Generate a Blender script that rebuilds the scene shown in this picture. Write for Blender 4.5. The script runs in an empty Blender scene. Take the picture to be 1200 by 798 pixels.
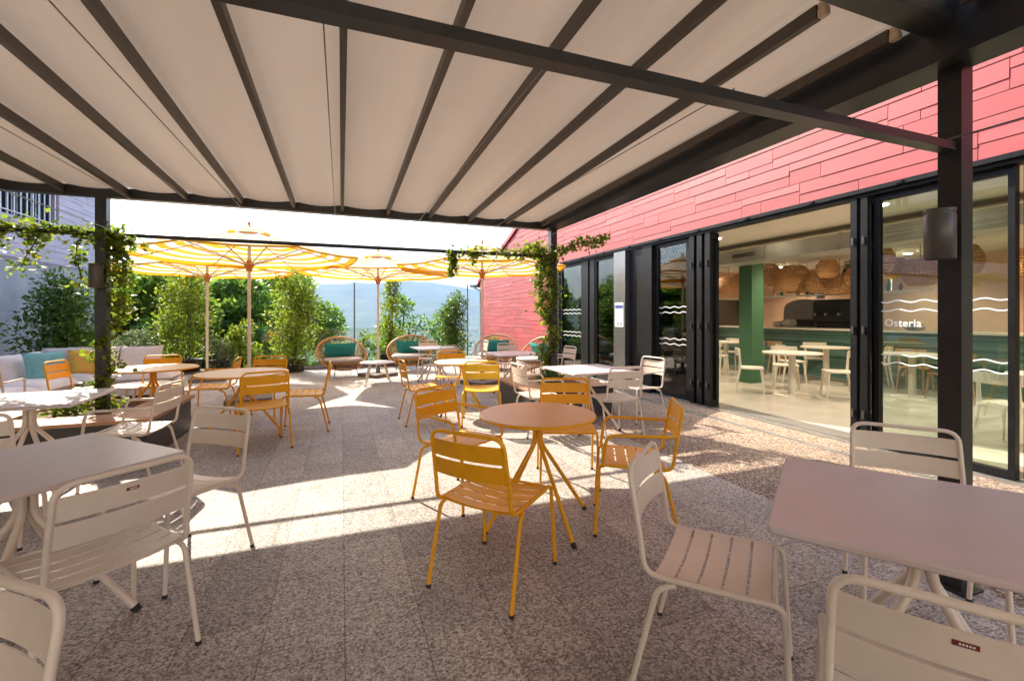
import bpy, math, random
from mathutils import Vector, Matrix, noise
rnd = random.Random(11)
R = math.radians
S = bpy.context.scene
COL = S.collection

# ------------------------------------------------------------ camera, sky, sun
CAM_H = 1.40
YAW = math.atan(200 / 530.0)
cam = bpy.data.cameras.new('camera'); camo = bpy.data.objects.new('camera', cam); COL.objects.link(camo)
cam.sensor_width = 36.0; cam.lens = 530.0 / 1200 * 36.0
cam.shift_y = -29.0 / 1200
cam.clip_start = 0.05; cam.clip_end = 40000
camo.location = (0, 0, CAM_H); camo.rotation_euler = (R(90), 0, -YAW)
S.camera = camo
SUNV = Vector((-0.478, 1.146, 1.0)).normalized()
EL = math.asin(SUNV.z); AZ = math.atan2(SUNV.x, SUNV.y)
W = bpy.data.worlds.new('World'); S.world = W; W.use_nodes = True
nt = W.node_tree; bg = nt.nodes['Background']
sky = nt.nodes.new('ShaderNodeTexSky'); sky.sky_type = 'NISHITA'; sky.sun_disc = False
sky.sun_elevation = EL; sky.sun_rotation = AZ; sky.air_density = 1.0; sky.dust_density = 1.6; sky.altitude = 300
nt.links.new(sky.outputs[0], bg.inputs[0]); bg.inputs[1].default_value = 0.15
sl = bpy.data.lights.new('sun', 'SUN'); sl.energy = 3.15; sl.angle = R(0.5); sl.color = (1.0, 0.93, 0.82)
so = bpy.data.objects.new('sun', sl); COL.objects.link(so)
so.rotation_euler = SUNV.to_track_quat('Z', 'Y').to_euler()
vs = S.view_settings; vs.view_transform = 'Standard'; vs.look = 'None'; vs.gamma = 1; vs.use_curve_mapping = False
vs.exposure = 2.28
vs.use_white_balance = True; vs.white_balance_temperature = 6950; vs.white_balance_tint = 8
S.cycles.use_denoising = True
S.cycles.max_bounces = 10; S.cycles.diffuse_bounces = 5; S.cycles.transparent_max_bounces = 24
S.cycles.sample_clamp_indirect = 8

# ------------------------------------------------------------ helpers
class MB:
    def __init__(s): s.v = []; s.f = []; s.sm = []
    def add(s, vs_, fs, smooth=False):
        o = len(s.v); s.v.extend([tuple(p) for p in vs_])
        for f in fs: s.f.append(tuple(i + o for i in f)); s.sm.append(smooth)
    def box(s, x0, x1, y0, y1, z0, z1, M=None):
        P = [(x, y, z) for z in (z0, z1) for y in (y0, y1) for x in (x0, x1)]
        if M is not None: P = [M @ Vector(p) for p in P]
        s.add(P, [(0, 2, 3, 1), (4, 5, 7, 6), (0, 1, 5, 4), (2, 6, 7, 3), (0, 4, 6, 2), (1, 3, 7, 5)])
    def rbox(s, x0, x1, y0, y1, z0, z1, r, M=None, n=3, b=0.003):
        # plan-rounded slab with a small bevel at the rims
        pts = []
        for (cx, cy, a0) in ((x1 - r, y1 - r, 0), (x0 + r, y1 - r, 90), (x0 + r, y0 + r, 180), (x1 - r, y0 + r, 270)):
            for k in range(n + 1):
                a = R(a0 + 90 * k / n); pts.append((cx, cy, math.cos(a), math.sin(a)))
        m = len(pts); rings = []
        for z, q in ((z0, r - b), (z0 + b, r), (z1 - b, r), (z1, r - b)):
            rings.append([(cx + c * q, cy + s_ * q, z) for cx, cy, c, s_ in pts])
        V = [p for rg in rings for p in rg]; F = [tuple(reversed(range(m)))]
        for k in range(3):
            for i in range(m): j = (i + 1) % m; F.append((k * m + i, k * m + j, (k + 1) * m + j, (k + 1) * m + i))
        F.append(tuple(range(3 * m, 4 * m)))
        if M is not None: V = [M @ Vector(p) for p in V]
        s.add(V, F)
    def tube(s, pts, r, n=8, closed=False, cap=True):
        pts = [Vector(p) for p in pts]; N = len(pts)
        rr = r if isinstance(r, (list, tuple)) else [r] * N
        V = []; F = []; up = None
        for i, p in enumerate(pts):
            if closed: t = (pts[(i + 1) % N] - pts[i - 1])
            else: t = pts[min(i + 1, N - 1)] - pts[max(i - 1, 0)]
            if t.length < 1e-9: t = Vector((0, 0, 1))
            t.normalize()
            if up is None:
                up = Vector((0, 0, 1)) if abs(t.z) < 0.9 else Vector((1, 0, 0))
            a = up - t * up.dot(t)
            if a.length < 1e-6: a = t.orthogonal()
            a.normalize(); up = a; b = t.cross(a)
            for k in range(n):
                q = 2 * math.pi * k / n; V.append(p + (a * math.cos(q) + b * math.sin(q)) * rr[i])
        L = N if closed else N - 1
        for i in range(L):
            j = (i + 1) % N
            for k in range(n):
                l = (k + 1) % n; F.append((i * n + k, i * n + l, j * n + l, j * n + k))
        s.add(V, F, True)
        if cap and not closed:
            s.add(V[:n], [tuple(reversed(range(n)))]); s.add(V[-n:], [tuple(range(n))])
    def lathe(s, prof, c=(0, 0, 0), n=24, smooth=True, a0=0, a1=360, sx=1, sy=1):
        full = abs(a1 - a0) >= 359.9; m = n if full else n + 1
        V = []; F = []
        for (r, z) in prof:
            for k in range(m):
                a = R(a0 + (a1 - a0) * k / n); V.append((c[0] + r * math.cos(a) * sx, c[1] + r * math.sin(a) * sy, c[2] + z))
        for i in range(len(prof) - 1):
            for k in range(n):
                l = (k + 1) % m; F.append((i * m + k, i * m + l, (i + 1) * m + l, (i + 1) * m + k))
        s.add(V, F, smooth)
    def grid(s, fn, nu, nv, smooth=True, both=None):
        V = [fn(i / nu, j / nv) for j in range(nv + 1) for i in range(nu + 1)]
        F = [(j * (nu + 1) + i, j * (nu + 1) + i + 1, (j + 1) * (nu + 1) + i + 1, (j + 1) * (nu + 1) + i) for j in range(nv) for i in range(nu)]
        s.add(V, F, smooth)
    def strip(s, fn, n, th=0.004, smooth=True):
        # fn(t) -> (edge a, edge b, normal); a bent slat with thickness
        V = []; F = []
        for i in range(n + 1):
            a, b, nn = fn(i / n); a = Vector(a); b = Vector(b); nn = Vector(nn).normalized() * th / 2
            V += [a + nn, b + nn, b - nn, a - nn]
        for i in range(n):
            for k in range(4):
                l = (k + 1) % 4; F.append((i * 4 + k, i * 4 + l, i * 4 + 4 + l, i * 4 + 4 + k))
        F.append((3, 2, 1, 0)); F.append((n * 4, n * 4 + 1, n * 4 + 2, n * 4 + 3))
        s.add(V, F, False)
    def build(s, name, mat, parent=None, kind=None, loc=None, rz=0, label=None):
        me = bpy.data.meshes.new(name); me.from_pydata(s.v, [], s.f)
        me.polygons.foreach_set('use_smooth', s.sm)
        for m in (mat if isinstance(mat, (list, tuple)) else [mat]): me.materials.append(m)
        me.update()
        o = bpy.data.objects.new(name, me); COL.objects.link(o)
        if parent is not None: o.parent = parent
        if loc is not None: o.location = loc
        o.rotation_euler.z = rz
        if kind: o['kind'] = kind
        if label: o['label'] = label
        return o

def fillet(pts, rad, n=5):
    pts = [Vector(p) for p in pts]; out = [pts[0]]
    for i in range(1, len(pts) - 1):
        r = rad[i - 1] if isinstance(rad, (list, tuple)) else rad
        p0, p, p1 = pts[i - 1], pts[i], pts[i + 1]
        d0 = (p0 - p); d1 = (p1 - p); r = min(r, d0.length * 0.49, d1.length * 0.49)
        a = p + d0.normalized() * r; b = p + d1.normalized() * r
        for k in range(n + 1):
            t = k / n; out.append(a * (1 - t) ** 2 + p * 2 * t * (1 - t) + b * t * t)
    out.append(pts[-1]); return out

def thing(name, label, cat, loc=(0, 0, 0), rz=0, group=None):
    o = bpy.data.objects.new(name, None); COL.objects.link(o); o.empty_display_size = 0.1
    o.location = loc; o.rotation_euler.z = rz; o['label'] = label; o['category'] = cat
    if group: o['group'] = group
    return o
def tag(o, label, cat, group=None, kind=None):
    o['label'] = label; o['category'] = cat
    if group: o['group'] = group
    if kind: o['kind'] = kind
    return o
def kids(o):
    return [c for c in COL.objects if c.parent == o]
KC = {}
def tree_of(o):
    if o.name not in KC: KC[o.name] = [(c, tree_of(c)) for c in kids(o)]
    return KC[o.name]
def dup(root, loc, rz, label, group=None):
    def cp(o, ks, par):
        c = o.copy(); COL.objects.link(c)
        if par is not None: c.parent = par
        for k, kk in ks: cp(k, kk, c)
        return c
    c = cp(root, tree_of(root), None); c.location = loc; c.rotation_euler.z = rz; c['label'] = label
    if group: c['group'] = group
    return c
class Proto:
    """first placement moves the prototype, later ones copy it"""
    def __init__(s, o): s.o = o; s.used = False; tree_of(o)
    def put(s, loc, rz, label, group=None):
        if not s.used:
            s.used = True; s.o.location = loc; s.o.rotation_euler.z = rz; s.o['label'] = label
            if group: s.o['group'] = group
            return s.o
        c = dup(s.o, loc, rz, label, group); return c

# ------------------------------------------------------------ materials
def nodes(name):
    m = bpy.data.materials.new(name); m.use_nodes = True; t = m.node_tree
    return m, t, t.nodes['Principled BSDF'], t.nodes['Material Output']
def N(t, ty, **kw):
    n = t.nodes.new(ty)
    for k, v in kw.items():
        if k.startswith('i_'):
            n.inputs[k[2:].replace('_', ' ')].default_value = v
        else: setattr(n, k, v)
    return n
def ramp(t, fac, stops, interp='LINEAR'):
    r = t.nodes.new('ShaderNodeValToRGB'); r.color_ramp.interpolation = interp
    e = r.color_ramp.elements
    while len(e) > 1: e.remove(e[-1])
    e[0].position = stops[0][0]; e[0].color = (*stops[0][1], 1)
    for p, c in stops[1:]:
        q = e.new(p); q.color = (*c, 1)
    t.links.new(fac, r.inputs[0]); return r
def coord(t, scale=(1, 1, 1), rot=(0, 0, 0), loc=(0, 0, 0), kind='Object'):
    tc = t.nodes.new('ShaderNodeTexCoord'); mp = t.nodes.new('ShaderNodeMapping')
    mp.inputs['Scale'].default_value = scale; mp.inputs['Rotation'].default_value = rot; mp.inputs['Location'].default_value = loc
    t.links.new(tc.outputs[kind], mp.inputs[0]); return mp.outputs[0]
def bump(t, b, h, strength=0.2, dist=0.01):
    n = t.nodes.new('ShaderNodeBump'); n.inputs['Strength'].default_value = strength; n.inputs['Distance'].default_value = dist
    t.links.new(h, n.inputs['Height']); t.links.new(n.outputs[0], b.inputs['Normal'])
def plain(name, col, rough=0.5, metal=0.0, var=0.08, scale=12.0, bmp=0.05, spec=0.5, stretch=(1, 1, 1)):
    m, t, b, o = nodes(name)
    v = coord(t, stretch)
    n = N(t, 'ShaderNodeTexNoise', i_Scale=scale, i_Detail=5.0, i_Roughness=0.6); t.links.new(v, n.inputs[0])
    lo = tuple(c * (1 - var) for c in col); hi = tuple(min(1, c * (1 + var)) for c in col)
    r = ramp(t, n.outputs[0], [(0.3, lo), (0.7, hi)]); t.links.new(r.outputs[0], b.inputs['Base Color'])
    mr = N(t, 'ShaderNodeMapRange'); mr.inputs[3].default_value = max(0.02, rough - 0.08); mr.inputs[4].default_value = min(1, rough + 0.08)
    t.links.new(n.outputs[0], mr.inputs[0]); t.links.new(mr.outputs[0], b.inputs['Roughness'])
    b.inputs['Metallic'].default_value = metal; b.inputs['Specular IOR Level'].default_value = spec
    if bmp:
        n2 = N(t, 'ShaderNodeTexNoise', i_Scale=scale * 25, i_Detail=2.0); t.links.new(v, n2.inputs[0]); bump(t, b, n2.outputs[0], bmp, 0.002)
    return m

M = {}
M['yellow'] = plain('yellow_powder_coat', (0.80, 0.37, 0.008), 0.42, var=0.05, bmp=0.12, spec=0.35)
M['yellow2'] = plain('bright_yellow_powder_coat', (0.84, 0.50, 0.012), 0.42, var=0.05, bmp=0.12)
M['white'] = plain('white_powder_coat', (0.69, 0.585, 0.485), 0.42, var=0.04, bmp=0.12)
M['whitetop'] = plain('pale_table_top', (0.58, 0.50, 0.485), 0.38, var=0.05, scale=5, bmp=0.10)
M['yellowtop'] = plain('ochre_table_top', (0.76, 0.40, 0.15), 0.36, var=0.05, scale=5, bmp=0.10)
M['sandtop'] = plain('pale_ochre_table_top', (0.80, 0.56, 0.34), 0.40, var=0.05, scale=5, bmp=0.10)
M['rubber'] = plain('black_rubber', (0.02, 0.02, 0.02), 0.7)
M['badge'] = plain('maroon_badge', (0.16, 0.010, 0.014), 0.4)
M['badgeink'] = plain('badge_lettering', (0.75, 0.72, 0.70), 0.5, bmp=0)
M['steel'] = plain('anthracite_steel', (0.030, 0.028, 0.028), 0.36, metal=0.25, var=0.25, scale=6, bmp=0.06)
M['steel2'] = plain('dark_brown_batten', (0.075, 0.058, 0.046), 0.45, metal=0.2, var=0.15, scale=6)
M['frame'] = plain('black_window_frame', (0.010, 0.010, 0.011), 0.42, metal=0.0, spec=0.18, var=0.2, scale=8)
M['lampmetal'] = plain('grey_lamp_metal', (0.10, 0.092, 0.085), 0.40, metal=0.3)
M['cream'] = plain('cream_end_cap', (0.62, 0.48, 0.32), 0.6)
M['cable'] = plain('steel_cable', (0.22, 0.21, 0.20), 0.35, metal=0.7)
M['inox'] = plain('brushed_steel', (0.24, 0.24, 0.24), 0.36, metal=0.95, var=0.15, scale=3, stretch=(1, 1, 40))
M['planterside'] = plain('dark_planter_steel', (0.050, 0.045, 0.042), 0.45, metal=0.2, var=0.3, scale=4)
M['paper'] = plain('white_paper', (0.80, 0.80, 0.82), 0.7, bmp=0)
M['blueprint'] = plain('blue_print', (0.03, 0.07, 0.30), 0.6, bmp=0)
M['greyprint'] = plain('grey_print', (0.30, 0.32, 0.36), 0.6, bmp=0)
M['vinyl'] = plain('white_window_vinyl', (0.85, 0.85, 0.83), 0.5, bmp=0)
M['trackmetal'] = plain('aluminium_track', (0.42, 0.41, 0.40), 0.40, metal=0.8, var=0.1)
M['teal'] = plain('teal_fabric', (0.012, 0.20, 0.19), 0.9, var=0.15, scale=18, bmp=0.5)
M['paleteal'] = plain('pale_teal_fabric', (0.16, 0.38, 0.37), 0.9, var=0.12, scale=18, bmp=0.5)
M['mustard'] = plain('mustard_fabric', (0.66, 0.36, 0.06), 0.9, var=0.12, scale=18, bmp=0.5)
M['sofa'] = plain('off_white_upholstery', (0.66, 0.60, 0.56), 0.92, var=0.08, scale=6, bmp=0.5)
M['greycushion'] = plain('light_grey_fabric', (0.46, 0.43, 0.42), 0.92, var=0.1, scale=10, bmp=0.5)
M['rattan'] = plain('natural_rattan', (0.48, 0.25, 0.10), 0.55, var=0.3, scale=40, bmp=0.4)
M['blackwire'] = plain('black_wire', (0.02, 0.02, 0.02), 0.4, metal=0.4)
M['pot'] = plain('dark_plastic_pot', (0.045, 0.040, 0.038), 0.55, var=0.2)
M['soil'] = plain('bark_mulch', (0.13, 0.065, 0.038), 0.95, var=0.5, scale=60, bmp=0.8)
M['pole'] = plain('pale_lacquered_pole', (0.70, 0.61, 0.54), 0.45, var=0.08)
M['ribwood'] = plain('umbrella_rib_wood', (0.70, 0.60, 0.48), 0.5, var=0.2, scale=20)
M['inoxb'] = plain('bright_inox', (0.5, 0.5, 0.5), 0.3, metal=0.9)
M['hub'] = plain('orange_wooden_hub', (0.60, 0.20, 0.035), 0.45, var=0.2)
M['concretebase'] = plain('grey_concrete_base', (0.16, 0.14, 0.13), 0.85, var=0.2, scale=14, bmp=0.4)
M['bark'] = plain('tree_bark', (0.11, 0.075, 0.05), 0.9, var=0.4, scale=25, bmp=0.8)
M['stem'] = plain('vine_stem', (0.12, 0.075, 0.045), 0.85, var=0.4, scale=40, bmp=0.5)
M['green'] = plain('green_painted_column', (0.045, 0.13, 0.065), 0.5, var=0.05)
M['chairint'] = plain('cream_painted_wood', (0.66, 0.60, 0.50), 0.45, var=0.05)
M['ceil'] = plain('cream_plaster', (0.66, 0.60, 0.50), 0.9, var=0.03, scale=2)
M['duct'] = plain('galvanised_duct', (0.50, 0.50, 0.46), 0.38, metal=0.75, var=0.12, scale=5)
M['terra'] = plain('terracotta_wall', (0.64, 0.42, 0.29), 0.85, var=0.06, scale=2)
M['whitewall'] = plain('interior_white_wall', (0.62, 0.57, 0.48), 0.85, var=0.04, scale=2)
M['hood'] = plain('grey_oven_casing', (0.20, 0.20, 0.20), 0.4, metal=0.5, var=0.1)
M['blackmetal'] = plain('black_cast_metal', (0.015, 0.015, 0.016), 0.4, metal=0.3)
M['woodbrown'] = plain('brown_wood', (0.22, 0.11, 0.05), 0.6, var=0.3, scale=10)
M['verge'] = plain('red_verge_metal', (0.40, 0.02, 0.025), 0.45)
M['roofing'] = plain('dark_roofing', (0.09, 0.05, 0.05), 0.8)
M['render'] = plain('pale_house_render', (0.55, 0.50, 0.42), 0.9, scale=0.2)
M['tile'] = plain('clay_roof_tile', (0.33, 0.14, 0.08), 0.9, scale=0.2)
M['darkglass'] = plain('dark_louvre_glass', (0.03, 0.05, 0.06), 0.15)
M['bars'] = plain('white_lacquered_bars', (0.72, 0.72, 0.74), 0.4)
M['vein'] = plain('faded_flower', (0.80, 0.30, 0.03), 0.6)

def mat_floor():
    m, t, b, o = nodes('granite_pavers')
    v = coord(t)
    n1 = N(t, 'ShaderNodeTexNoise', i_Scale=85.0, i_Detail=4.0, i_Roughness=0.75); t.links.new(v, n1.inputs[0])
    vo = N(t, 'ShaderNodeTexVoronoi', i_Scale=95.0); t.links.new(v, vo.inputs['Vector'])
    mx = N(t, 'ShaderNodeMath', operation='ADD'); t.links.new(n1.outputs[0], mx.inputs[0])
    sp = N(t, 'ShaderNodeSeparateColor'); t.links.new(vo.outputs['Color'], sp.inputs[0])
    mm = N(t, 'ShaderNodeMath', operation='MULTIPLY_ADD'); mm.inputs[1].default_value = 0.30; mm.inputs[2].default_value = -0.15
    t.links.new(sp.outputs[0], mm.inputs[0]); t.links.new(mm.outputs[0], mx.inputs[1])
    r = ramp(t, mx.outputs[0], [(0.28, (0.11, 0.095, 0.087)), (0.42, (0.235, 0.21, 0.195)), (0.52, (0.37, 0.34, 0.315)), (0.68, (0.55, 0.515, 0.485))])
    # paver joints, slab to slab tone
    vr = coord(t, rot=(0, 0, R(90)), loc=(0.02, -0.015, 0))
    br = N(t, 'ShaderNodeTexBrick', offset=0.5, i_Scale=1.0); t.links.new(vr, br.inputs[0])
    br.inputs['Brick Width'].default_value = 0.66; br.inputs['Row Height'].default_value = 0.33
    br.inputs['Mortar Size'].default_value = 0.0028; br.inputs['Mortar Smooth'].default_value = 0.3
    br.inputs['Color1'].default_value = (0.82, 0.80, 0.80, 1); br.inputs['Color2'].default_value = (1.14, 1.11, 1.08, 1); br.inputs['Mortar'].default_value = (0.50, 0.47, 0.45, 1)
    big = N(t, 'ShaderNodeTexNoise', i_Scale=1.1, i_Detail=9.0, i_Roughness=0.72); t.links.new(v, big.inputs[0])
    br2 = ramp(t, big.outputs[0], [(0.3, (0.72, 0.70, 0.68)), (0.5, (0.98, 0.97, 0.96)), (0.7, (1.08, 1.06, 1.04))])
    a = N(t, 'ShaderNodeMix', data_type='RGBA', blend_type='MULTIPLY'); a.inputs[0].default_value = 1
    t.links.new(r.outputs[0], a.inputs[6]); t.links.new(br.outputs[0], a.inputs[7])
    c = N(t, 'ShaderNodeMix', data_type='RGBA', blend_type='MULTIPLY'); c.inputs[0].default_value = 1
    t.links.new(a.outputs[2], c.inputs[6]); t.links.new(br2.outputs[0], c.inputs[7])
    t.links.new(c.outputs[2], b.inputs['Base Color']); b.inputs['Roughness'].default_value = 0.72
    hs = N(t, 'ShaderNodeMath', operation='MULTIPLY_ADD'); hs.inputs[1].default_value = -1.2
    t.links.new(br.outputs['Fac'], hs.inputs[0]); t.links.new(mx.outputs[0], hs.inputs[2])
    bump(t, b, hs.outputs[0], 0.35, 0.003)
    return m
M['floor'] = mat_floor()
def mat_gravel():
    m, t, b, o = nodes('resin_bound_gravel')
    v = coord(t)
    vo = N(t, 'ShaderNodeTexVoronoi', i_Scale=85.0); t.links.new(v, vo.inputs['Vector'])
    sp = N(t, 'ShaderNodeSeparateColor'); t.links.new(vo.outputs['Color'], sp.inputs[0])
    r = ramp(t, sp.outputs[0], [(0.0, (0.06, 0.038, 0.026)), (0.45, (0.20, 0.135, 0.095)), (0.8, (0.34, 0.24, 0.175)), (1.0, (0.58, 0.46, 0.37))])
    t.links.new(r.outputs[0], b.inputs['Base Color']); b.inputs['Roughness'].default_value = 0.8
    bump(t, b, vo.outputs['Distance'], 0.5, 0.006); return m
M['gravel'] = mat_gravel()
def mat_planks(name, c1, c2, w, axis_rot=0, gap=0.006, rough=0.6, scl=1.0):
    m, t, b, o = nodes(name)
    v = coord(t, rot=(0, 0, axis_rot))
    br = N(t, 'ShaderNodeTexBrick', offset=0.37, i_Scale=1.0); t.links.new(v, br.inputs[0])
    br.inputs['Brick Width'].default_value = 2.6; br.inputs['Row Height'].default_value = w; br.inputs['Mortar Size'].default_value = gap
    br.inputs['Color1'].default_value = (*c1, 1); br.inputs['Color2'].default_value = (*c2, 1); br.inputs['Mortar'].default_value = (0.015, 0.010, 0.008, 1)
    v2 = coord(t, scale=(2, 30, 30), rot=(0, 0, axis_rot)); n = N(t, 'ShaderNodeTexNoise', i_Scale=3.0, i_Detail=6.0); t.links.new(v2, n.inputs[0])
    r = ramp(t, n.outputs[0], [(0.3, (0.7, 0.68, 0.66)), (0.7, (1.1, 1.1, 1.1))])
    a = N(t, 'ShaderNodeMix', data_type='RGBA', blend_type='MULTIPLY'); a.inputs[0].default_value = 1
    t.links.new(br.outputs[0], a.inputs[6]); t.links.new(r.outputs[0], a.inputs[7]); t.links.new(a.outputs[2], b.inputs['Base Color'])
    b.inputs['Roughness'].default_value = rough
    h = N(t, 'ShaderNodeMath', operation='MULTIPLY_ADD'); h.inputs[1].default_value = -1.0; t.links.new(br.outputs['Fac'], h.inputs[0]); t.links.new(n.outputs[0], h.inputs[2])
    bump(t, b, h.outputs[0], 0.4, 0.004); return m
M['deck'] = mat_planks('hardwood_deck', (0.44, 0.22, 0.11), (0.56, 0.31, 0.17), 0.095)
def mat_clad(name, col, var):
    m, t, b, o = nodes(name)
    g = t.nodes.new('ShaderNodeNewGeometry')
    lo = tuple(c * (1 - var) for c in col); hi = tuple(min(1, c * (1 + var)) for c in col)
    r = ramp(t, g.outputs['Random Per Island'], [(0, lo), (1, hi)])
    v = coord(t, (1, 1, 3)); n = N(t, 'ShaderNodeTexNoise', i_Scale=2.2, i_Detail=6.0); t.links.new(v, n.inputs[0])
    r2 = ramp(t, n.outputs[0], [(0.3, (0.88, 0.88, 0.88)), (0.7, (1.06, 1.06, 1.06))])
    a = N(t, 'ShaderNodeMix', data_type='RGBA', blend_type='MULTIPLY'); a.inputs[0].default_value = 1
    t.links.new(r.outputs[0], a.inputs[6]); t.links.new(r2.outputs[0], a.inputs[7]); t.links.new(a.outputs[2], b.inputs['Base Color'])
    b.inputs['Roughness'].default_value = 0.55
    n2 = N(t, 'ShaderNodeTexNoise', i_Scale=120.0); t.links.new(coord(t), n2.inputs[0]); bump(t, b, n2.outputs[0], 0.15, 0.002)
    return m
M['red'] = mat_clad('salmon_red_cladding', (0.41, 0.062, 0.066), 0.14)
M['lilac'] = mat_clad('lilac_cladding', (0.46, 0.39, 0.46), 0.07)
def mat_concrete(name, col):
    m, t, b, o = nodes(name)
    v = coord(t, rot=(R(90), 0, R(90)))
    br = N(t, 'ShaderNodeTexBrick', offset=0.5, i_Scale=1.0); t.links.new(v, br.inputs[0])
    br.inputs['Brick Width'].default_value = 1.5; br.inputs['Row Height'].default_value = 0.75; br.inputs['Mortar Size'].default_value = 0.006
    br.inputs['Color1'].default_value = (*[c * 0.92 for c in col], 1); br.inputs['Color2'].default_value = (*[c * 1.08 for c in col], 1); br.inputs['Mortar'].default_value = (*[c * 0.6 for c in col], 1)
    n = N(t, 'ShaderNodeTexNoise', i_Scale=2.0, i_Detail=8.0); t.links.new(coord(t), n.inputs[0])
    r = ramp(t, n.outputs[0], [(0.3, (0.75, 0.75, 0.75)), (0.7, (1.12, 1.12, 1.12))])
    a = N(t, 'ShaderNodeMix', data_type='RGBA', blend_type='MULTIPLY'); a.inputs[0].default_value = 1
    t.links.new(br.outputs[0], a.inputs[6]); t.links.new(r.outputs[0], a.inputs[7]); t.links.new(a.outputs[2], b.inputs['Base Color']); b.inputs['Roughness'].default_value = 0.85
    bump(t, b, n.outputs[0], 0.3, 0.01); return m
M['concrete'] = mat_concrete('pale_concrete_panels', (0.40, 0.39, 0.40))
def mat_cloth(name, build, trans=0.4, rough=0.8, crease=0):
    """fabric that lets part of the light through"""
    m, t, b, o = nodes(name)
    colsock = build(t)
    t.links.new(colsock, b.inputs['Base Color']); b.inputs['Roughness'].default_value = rough
    if crease:
        cn = N(t, 'ShaderNodeTexNoise', i_Scale=2.2, i_Detail=4.0, i_Roughness=0.55); t.links.new(coord(t, (3.0, 0.35, 1)), cn.inputs[0]); bump(t, b, cn.outputs[0], crease, 0.05)
    tr = t.nodes.new('ShaderNodeBsdfTranslucent'); t.links.new(colsock, tr.inputs[0])
    mx = t.nodes.new('ShaderNodeMixShader'); mx.inputs[0].default_value = trans
    t.links.new(b.outputs[0], mx.inputs[1]); t.links.new(tr.outputs[0], mx.inputs[2]); t.links.new(mx.outputs[0], o.inputs[0])
    return m
def awn(t):
    v = coord(t, (1, 0.25, 1)); n = N(t, 'ShaderNodeTexNoise', i_Scale=1.5, i_Detail=5.0); t.links.new(v, n.inputs[0])
    return ramp(t, n.outputs[0], [(0.3, (0.36, 0.275, 0.21)), (0.7, (0.43, 0.335, 0.26))]).outputs[0]
M['awning'] = mat_cloth('beige_awning_fabric', awn, 0.20, 0.38, 0.28)
def stripes(t):
    tc = t.nodes.new('ShaderNodeTexCoord'); s = t.nodes.new('ShaderNodeSeparateXYZ'); t.links.new(tc.outputs['Object'], s.inputs[0])
    ax = N(t, 'ShaderNodeMath', operation='ABSOLUTE'); ay = N(t, 'ShaderNodeMath', operation='ABSOLUTE'); t.links.new(s.outputs[0], ax.inputs[0]); t.links.new(s.outputs[1], ay.inputs[0])
    m0 = N(t, 'ShaderNodeMath', operation='MAXIMUM'); t.links.new(ax.outputs[0], m0.inputs[0]); t.links.new(ay.outputs[0], m0.inputs[1])
    sm = N(t, 'ShaderNodeMath', operation='ADD'); t.links.new(ax.outputs[0], sm.inputs[0]); t.links.new(ay.outputs[0], sm.inputs[1])
    dg_ = N(t, 'ShaderNodeMath', operation='MULTIPLY'); dg_.inputs[1].default_value = 0.70711; t.links.new(sm.outputs[0], dg_.inputs[0])
    mx = N(t, 'ShaderNodeMath', operation='MAXIMUM'); t.links.new(m0.outputs[0], mx.inputs[0]); t.links.new(dg_.outputs[0], mx.inputs[1])
    k = N(t, 'ShaderNodeMath', operation='MULTIPLY'); k.inputs[1].default_value = 4.6; t.links.new(mx.outputs[0], k.inputs[0])
    f = N(t, 'ShaderNodeMath', operation='FRACT'); t.links.new(k.outputs[0], f.inputs[0])
    return ramp(t, f.outputs[0], [(0.0, (0.86, 0.43, 0.03)), (0.48, (0.86, 0.43, 0.03)), (0.5, (0.82, 0.79, 0.72)), (0.98, (0.82, 0.79, 0.72)), (1.0, (0.86, 0.43, 0.03))]).outputs[0]
M['stripe'] = mat_cloth('yellow_striped_canvas', stripes, 0.38)
def mat_leaf(name, cols, trans=0.45, rough=0.45):
    def bld(t):
        g = t.nodes.new('ShaderNodeNewGeometry'); n = len(cols) - 1
        return ramp(t, g.outputs['Random Per Island'], [(i / max(n, 1), c) for i, c in enumerate(cols)]).outputs[0]
    return mat_cloth(name, bld, trans, rough)
M['leaf_vine'] = mat_leaf('vine_leaves', [(0.07, 0.13, 0.012), (0.16, 0.26, 0.02), (0.28, 0.36, 0.03), (0.12, 0.19, 0.02), (0.28, 0.26, 0.03)], 0.6)
M['leaf_shrub'] = mat_leaf('shrub_leaves', [(0.06, 0.12, 0.012), (0.17, 0.26, 0.02), (0.32, 0.40, 0.035), (0.11, 0.18, 0.015), (0.38, 0.40, 0.05)], 0.66)
M['leaf_dark'] = mat_leaf('dark_glossy_leaves', [(0.035, 0.085, 0.014), (0.08, 0.16, 0.022), (0.17, 0.26, 0.035)], 0.5, 0.3)
M['leaf_tree'] = mat_leaf('tree_leaves', [(0.06, 0.15, 0.03), (0.13, 0.25, 0.035), (0.27, 0.37, 0.045), (0.09, 0.19, 0.03)], 0.66)
M['leaf_pale'] = mat_leaf('variegated_leaves', [(0.08, 0.15, 0.04), (0.30, 0.34, 0.20), (0.12, 0.20, 0.06), (0.22, 0.28, 0.12)], 0.35)
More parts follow.
